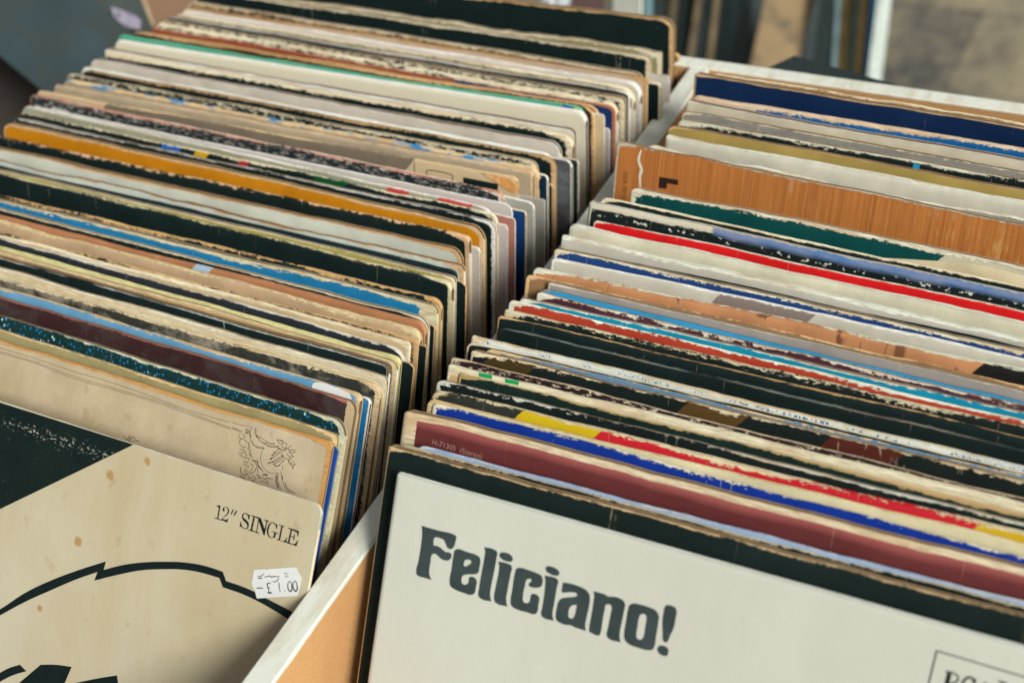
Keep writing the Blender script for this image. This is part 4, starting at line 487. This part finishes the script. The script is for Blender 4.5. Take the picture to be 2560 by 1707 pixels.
# ------------------------------------------------------------------ records
OBJ={}
GRAPH={'l39','l40','r34','r8','r31','r26','r5','l14'}
n_i=0
for k,side,base,yaw,al,t,W,face,rc,op,lab in RECS:
    n_i+=1
    op=dict(op); rnd=random.Random(k+'r')
    root=bpy.data.objects.new('vinyl_record',None); COL.objects.link(root)
    if side=='R' and k!='r34': pass
    root.location=[c*MM for c in base]; root.rotation_euler=(Matrix.Rotation(yaw,4,'Z')@Matrix.Rotation(-al,4,'X')).to_euler()
    root.empty_display_size=.02
    tag(root,lab,'record',{'L':'records filed in the left compartment','X':'records filed in the left compartment','R':'records filed in the right compartment'}[side])
    Wc=W*(.55 if side=='X' else 1)
    if side=='X': op['A']=.35
    if W==0 and not op.get('big'): Wc=.35
    if op.get('clean'): Wc=.45
    if op.get('big'): Wc=.14
    m=sleeve_mat(k,side,Wc,face,rc,op,t)
    open_side=(side!='R') and t>1.3; open_top=(rnd.random()<(.5 if side!='R' else .5)) and t>1.6 and not op.get('big') and not op.get('clean')
    if k in GRAPH: op['flat']=1
    ph=n_i*.11+(0 if side!='R' else 2.)
    wf=(lambda X: 0*X) if k in GRAPH else (lambda X,ph=ph: .42*np.sin(X*.017+ph)+.2*np.sin(X*.06+ph*3))
    r={'L':rnd.uniform(1.8,8),'X':rnd.uniform(1.2,3.5),'R':rnd.uniform(1.,4.5)}[side]
    if k in('l8','l16'): r=5.
    if k=='l40': r=3.4
    if k=='l6w': r=3.
    if k=='r34': r=1.4
    if k in('l25',): r=3.5
    me=jacket(k,t,op,[m,INNER],side,r,open_top,open_side,wf)
    jk=link('jacket',me,root)
    if (side!='R' or open_top) and t>1.5 and k not in('l8g',):
        px=rnd.choice([-1.0,-.4,.0,.5]) if side=='L' else (-.8 if side=='X' else -8)
        tp=313.8 if open_top else 308.
        hh=.32 if t<2.5 else .45
        z0=2
        yo=rnd.uniform(-.15,.15)*t
        box('inner_sleeve',(-150,yo-hh,z0),(157.5+px,yo+hh,tp-rnd.uniform(0,.6)-r*.6),PAPER[rnd.random()<.45],root,.25)
    OBJ[k]=(root,t)
def yf(k,e=.06): return -OBJ[k][1]/2-e
# frontmost right cover
R34=OBJ['r34'][0]
for P in [x for x in FEL]: pass
ink=flat_curve('title_lettering',[p for l in FEL for p in l],R34,INKF,yf('r34',.08))
ribbons('maker_mark',RCA,R34,INK,yf('r34',.07))
# frontmost left cover
L40=OBJ['l40'][0]
flat_curve('printed_corner',TRI,L40,BWORN,yf('l40',.05),False)
flat_curve('printed_arc',SHAPES[0],L40,INK,yf('l40',.06)); 
for s in SHAPES[1:]: flat_curve('printed_shape',s,L40,INK,yf('l40',.06))
flat_curve('format_lettering',[p for l in SING for p in l],L40,INK,yf('l40',.07),False)
WST=simple('sticker_paper','#cfd2cf',.6,.05,.1)
stk=flat_curve('price_sticker',STK,L40,WST,yf('l40',.22),False,.14)
ribbons('price_lettering',STL,stk,simple('stamp_ink','#26302e',.6,.3,.9),yf('l40',.32),1)
# line drawing cover
ribbons('line_drawing',ART,OBJ['l39'][0],simple('pen_ink','#1c1e18',.7,.2,.4,spec=.1),yf('l39',.06))
for p in GREEN: flat_curve('printed_rectangle',[p],OBJ['r26'][0],simple('green_ink','#0f8f4c',.5,.08,.2),yf('r26'),False)
flat_curve('printed_letter',LGL,OBJ['r8'][0],simple('brown_black_ink','#2a1a16',.5,.1,.2),yf('r8'),False)
WP=simple('torn_paper','#cfcbb8',.8,.1,.6)
ribbons('split_seam',[(1.3,SPINECUT)],OBJ['r8'][0],WP,yf('r8',.08),1)
BI=simple('catalogue_ink','#1e100c',.6,.1,.4)
V=[];F=[]
for a,(p,q) in enumerate(zip(*FLAP)):
    for s_ in range(7):
        u=s_/6; V.append((p[0]*(1-u)+q[0]*u,yf('r9',.3+1.6*math.sin(u*3.1)*(.5+.5*math.sin(a*1.9))+.5*math.sin(a*2.7+u*5)),p[1]*(1-u)+q[1]*u))
for a in range(len(FLAP[0])-1):
    for s_ in range(6): F.append((a*7+s_,a*7+s_+1,a*7+s_+8,a*7+s_+7))
fo=link('torn_paper',mesh_from('torn_paper',V,F,[simple('buff_paper','#c6b894',.75,.12,.1)],None,True),OBJ['r9'][0]); sm=fo.modifiers.new('s','SUBSURF'); sm.levels=2; sm.render_levels=2; so_=fo.modifiers.new('t','SOLIDIFY'); so_.thickness=.0003
letters('catalogue_lettering','DSX-50154',T_DSX[0],T_DSX[1],2.2,OBJ['r8'][0],BI,yf('r8'))
letters('catalogue_lettering','H-71305  (Stereo)',T_H[0],T_H[1],2.2,OBJ['r31'][0],simple('pale_ink','#9c746c',.6,.1,.4),yf('r31'))
for p in CYAN: flat_curve('printed_mark',[p],OBJ['r5'][0],simple('cyan_ink','#1d8fb0',.5,.05,.3),yf('r5'),False)
flat_curve('label_sticker',[LABEL],OBJ['l35'][0],WST,yf('l35',.7))
flat_curve('printed_block',[BLK],OBJ['l14'][0],INK,yf('l14',.08),False)
ribbons('printed_outline',OUTL,OBJ['l14'][0],INK,yf('l14',.08))
flat_curve('folded_corner',[FOLD],OBJ['l14'][0],simple('orange_card','#c98d4e',.7,.15,.1,col2='#d9b380',thr=.55),yf('l14',.35),True,.4)
# ------------------------------------------------------------------ the bin
def paint_mdf():
    t=NT('white_painted_mdf'); sep=t.n.new('ShaderNodeSeparateXYZ'); t.L(t.coord(),sep.inputs[0]); Z=sep.outputs[2]
    n=t.noise(t.coord((0,0,0),(1,.5,1)),.12,6.,.65); f=t.noise(t.coord((9,0,0),(1,1,1)),1.1,3.,.6)
    mdf=t.mix(t.step(f,.5,.25),rgba('#b98d5c'),rgba('#c99c68'))
    gr=t.noise(t.coord((9,4,0),(.5,.12,1)),.25,5.,.65)
    wh=t.mix(t.step(gr,.55,.10),rgba('#dde0d3'),rgba('#cdc9b4'))
    ch=t.noise(t.coord((1,4,2),(1,.35,1)),.22,6.,.7)
    zz=t.math('ADD',Z,t.math('MULTIPLY',n,1.4))
    col=t.mix(t.step(zz,-32.9+.2,.25),mdf,wh); col=t.mix(t.math('MULTIPLY',t.step(ch,.72,.01),.9),col,rgba('#8d7a5c'))
    t.L(col,t.b.inputs['Base Color']); t.b.inputs['Roughness'].default_value=.62; t.b.inputs['Specular IOR Level'].default_value=.25
    t.bump(t.math('ADD',gr,t.math('MULTIPLY',f,.3)),.35,.0006); return t.m
MDF=paint_mdf(); MDFR=simple('raw_mdf','#b98f60',.8,.08,1.)
binr=bpy.data.objects.new('record_bin',None); COL.objects.link(binr); binr.location=(0.33,-.2,-.33)
tag(binr,'wooden record bin with white edged divider between two full compartments','record bin')
def bp(name,lo,hi,bev=.5):
    o=box(name,lo,hi,MDF,None,bev); o.parent=binr; o.matrix_parent_inverse=Matrix.Translation((-.33,.2,.33)); return o
bp('divider',(329.5,-520,-330),(341.5,107.8,-32),.9)
bp('back_panel',(-16,108,-330),(680,117.5,-32),.8)
bp('side_panel',(-16,-520,-330),(-6,107.8,-120))
bp('side_panel',(670,-520,-330),(680,107.8,-40))
bp('front_panel',(-16,-530,-330),(680,-520.2,-180))
for x0,x1 in ((-5.8,329.2),(341.8,669.8)):
    pr=[(-519,-262),(-300,-304),(107,-326)]
    V=[];F=[]
    for x in (x0,x1):
        for y,z in pr: V+= [(x,y,z),(x,y,z-6)]
    for a in range(2):
        b=2*a; F+=[(b,b+2,b+8,b+6),(b+1,b+7,b+9,b+3),(b,b+1,b+3,b+2),(b+6,b+8,b+9,b+7)]
    o=link('base_board',mesh_from('base_board',V,F,[MDFR])); o.parent=binr; o.matrix_parent_inverse=Matrix.Translation((-.33,.2,.33))
# ------------------------------------------------------------------ background
def stone():
    t=NT('worn_paving_stone'); v=t.coord((0,0,0),(1,1,1))
    br=t.n.new('ShaderNodeTexBrick'); t.L(t.coord((40,90,0),(1,1,1)),br.inputs['Vector']); br.inputs['Scale'].default_value=.0028
    br.inputs['Mortar Size'].default_value=.014; br.inputs['Mortar Smooth'].default_value=.6
    br.inputs['Color1'].default_value=rgba('#a59878'); br.inputs['Color2'].default_value=rgba('#6a655a'); br.inputs['Mortar'].default_value=rgba('#55504a')
    br.inputs['Brick Width'].default_value=1.3; br.inputs['Row Height'].default_value=.75
    n=t.noise(v,.006,6.,.65); n2=t.noise(v,.03,5.,.6)
    c=t.mix(t.math('MULTIPLY',t.step(t.noise(t.coord((7,3,0),(1,.5,1)),.0042,5.,.6),.53,.09),.85),br.outputs[0],rgba('#3a3d3e')); c=t.mix(t.math('MULTIPLY',t.step(n2,.55,.15),.35),c,rgba('#a39878'))
    t.L(c,t.b.inputs['Base Color']); t.b.inputs['Roughness'].default_value=.75; t.bump(n2,.5,.01); return t.m
g=link('ground',mesh_from('ground',[(-6000,-3000,-900),(8000,-3000,-900),(8000,12000,-900),(-6000,12000,-900)],[(0,1,2,3)],[stone()])); tag(g,kind='structure',label='worn stone paving behind the record bin')
def lab(o,l,c,gr=None): return tag(o,l,c,gr)
lab(prism('record_cover',BG['f1'],3,simple('dark_teal_cover','#2b3c40',.5,.3,.012,col2='#2f3836',thr=.54)),'dark blue teal cover leaning in the blurred crate at upper left','record')
o=lab(prism('record_cover',BG['f2'],3,simple('grey_cover','#3a4240',.5,.25,.012,col2='#403e38',thr=.58)),'grey cover with a lilac price sticker, blurred at upper left','record')
s=prism('price_sticker',BG['st'],.5,simple('lilac_sticker','#8f8b9a',.6,.1,.12,col2='#56566a',thr=.57),o)
e0,e1=BG['edge']; prism('board_edge',[e0,e1,[e1[0]+3.,e1[1],e1[2]],[e0[0]+3.,e0[1],e0[2]]],2,simple('tan_edge','#b09c7c',.7,.1,.1),o)
lab(prism('storage_crate',BG['lp'],6,simple('brown_crate','#332c26',.7,.3,.012,col2='#24302f',thr=.64)),'dark brown crate wall behind the leaning covers at upper left','crate')
lab(prism('mdf_board',BG['lm'],6,simple('brown_board','#7a604a',.75,.12,.02)),'brown board seen at the top left beside the grey cover','board')
kr=[prism('record_sleeve',[[a[0]-w/2,a[1],a[2]],[a[0]+w/2,a[1],a[2]],[b[0]+w/2,b[1],b[2]],[b[0]-w/2,b[1],b[2]]],60,simple('far_sleeve_'+c[1:],c,.5,.35,.03)) for a,b,w,c in BG['far']]
names=['wide dark slate sleeve at the far left end of the blurred row behind the bin','grey green sleeve second from the left in the blurred row','thin brown grey sleeve in the blurred row behind the back panel','black green sleeve in the blurred row behind the back panel','thin khaki sleeve between two dark ones in the blurred row','slate sleeve between two thin khaki ones in the blurred row','brightest thin khaki sleeve of the left blurred row','dark sleeve right of the brightest khaki one in the blurred row','slate blue sleeve right end of the left blurred row','dark olive grey sleeve beside the tan cardboard in the background','thin pale blue sleeve edge right of the tan cardboard','dark gold brown sleeve in the background, first of two gold ones','dark green sleeve between the two gold brown ones in the background','second dark gold brown sleeve in the background','thin bright blue sleeve beside the white one in the background','white blue sleeve edge standing at the right end of the blurred row']
for o,nme in zip(kr,names): lab(o,nme,'record','records in the far crate')
lab(prism('cardboard_sheet',BG['card'],4,simple('kraft_card','#857253',.8,.22,.012,col2='#5c5342',thr=.6)),'tan cardboard sheet standing among the blurred records','cardboard')
lab(prism('storage_crate',BG['dark'],40,simple('dark_crate','#1b2b2c',.6,.3,.01)),'dark teal crate wall behind the blurred row of records','crate')
for kx,cc,th,lb,ct in (('plastic','#b5b9ba',8,'crumpled clear plastic bag at the top edge behind the backmost sleeve','plastic bag'),('brown','#3a2420',20,'dark reddish brown box at the top edge','box'),('grey','#85867c',20,'pale grey carton at the top edge behind the black sleeve','carton'),('teal','#4f7074',14,'blurred blue grey post beside the grey carton','post')):
    if kx=='plastic':
        rn=random.Random(5); P=[Vector(p) for p in BG['top'][kx]]; c=sum(P,Vector())/5; bm=bmesh.new(); bmesh.ops.create_icosphere(bm,subdivisions=3,radius=13*MM)
        for v in bm.verts: v.co*=rn.uniform(.65,1.25); v.co.z*=.9
        me=bpy.data.meshes.new('plastic_bag'); bm.to_mesh(me); bm.free(); me.materials.append(simple('clear_plastic','#b5bcc0',.15,.3,.2,spec=.8)); o=link('plastic_bag',me); o.location=[q*MM for q in c+Vector((0,0,3))]
    else: o=prism({'brown':'cardboard_box','grey':'carton','teal':'metal_post'}[kx],BG['top'][kx],th,simple('far_'+kx,cc,.6,.15,.02))
    lab(o,lb,ct)
    if kx=='grey': prism('carton_edge',[[q for q in p] for p in BG['top']['white']],18,simple('white_edge','#c3c8bd',.6,.05,.05),o)
# dark slab lying behind the back panel
pz=-60
lab(prism('crate_lid',[(330,130,pz),(357.4,162,pz),(368,179.5,pz),(434.5,163,pz),(430,119,pz),(330,119,pz)],8,simple('dark_lid','#27322f',.45,.1,.02)),'dark grey green crate lid lying just behind the white back rim','crate lid')
# ------------------------------------------------------------------ camera
f,p,y,r,cx,cy,cz=CAM
fw=Vector((-math.sin(y)*math.cos(p),math.cos(y)*math.cos(p),-math.sin(p))); rt=fw.cross(Vector((0,0,1))).normalized(); up=rt.cross(fw)
a=rt*math.cos(r)+up*math.sin(r); b=-rt*math.sin(r)+up*math.cos(r)
cam=bpy.data.cameras.new('camera'); co=link('camera',cam)
co.matrix_world=Matrix(((a.x,b.x,-fw.x,cx*MM),(a.y,b.y,-fw.y,cy*MM),(a.z,b.z,-fw.z,cz*MM),(0,0,0,1)))
cam.sensor_width=36; cam.lens=36*f/2560; cam.clip_start=.02; cam.clip_end=60
cam.dof.use_dof=True; cam.dof.focus_distance=.60; cam.dof.aperture_fstop=8.; cam.dof.aperture_blades=7
bpy.context.scene.camera=co
# ------------------------------------------------------------------ light
w=bpy.data.worlds.new('World'); bpy.context.scene.world=w; w.use_nodes=True
nt=w.node_tree; bg=nt.nodes['Background']; sky=nt.nodes.new('ShaderNodeTexSky'); sky.sky_type='NISHITA'; sky.sun_disc=False
SE,SA=math.radians(34),math.radians(120)   # elevation, azimuth measured clockwise from +Y
sky.sun_elevation=SE; sky.sun_rotation=SA; sky.air_density=1.2; sky.dust_density=3.
hs=nt.nodes.new('ShaderNodeHueSaturation'); hs.inputs['Saturation'].default_value=.35; nt.links.new(sky.outputs[0],hs.inputs['Color']); nt.links.new(hs.outputs[0],bg.inputs[0]); bg.inputs[1].default_value=.065
sun=bpy.data.lights.new('sun','SUN'); sun.energy=3.3; sun.angle=math.radians(19); sun.color=(1.,.98,.93)
so=link('sun',sun); dv=Vector((math.sin(SA)*math.cos(SE),math.cos(SA)*math.cos(SE),math.sin(SE))); so.rotation_euler=dv.to_track_quat('Z','Y').to_euler()
sc=bpy.context.scene; sc.view_settings.view_transform='Standard'; sc.view_settings.look='None'; sc.view_settings.gamma=1; sc.view_settings.exposure=0.29
sc.view_settings.use_curve_mapping=False
sc.render.engine='CYCLES'; sc.cycles.use_denoising=True; sc.cycles.max_bounces=5; sc.cycles.diffuse_bounces=3
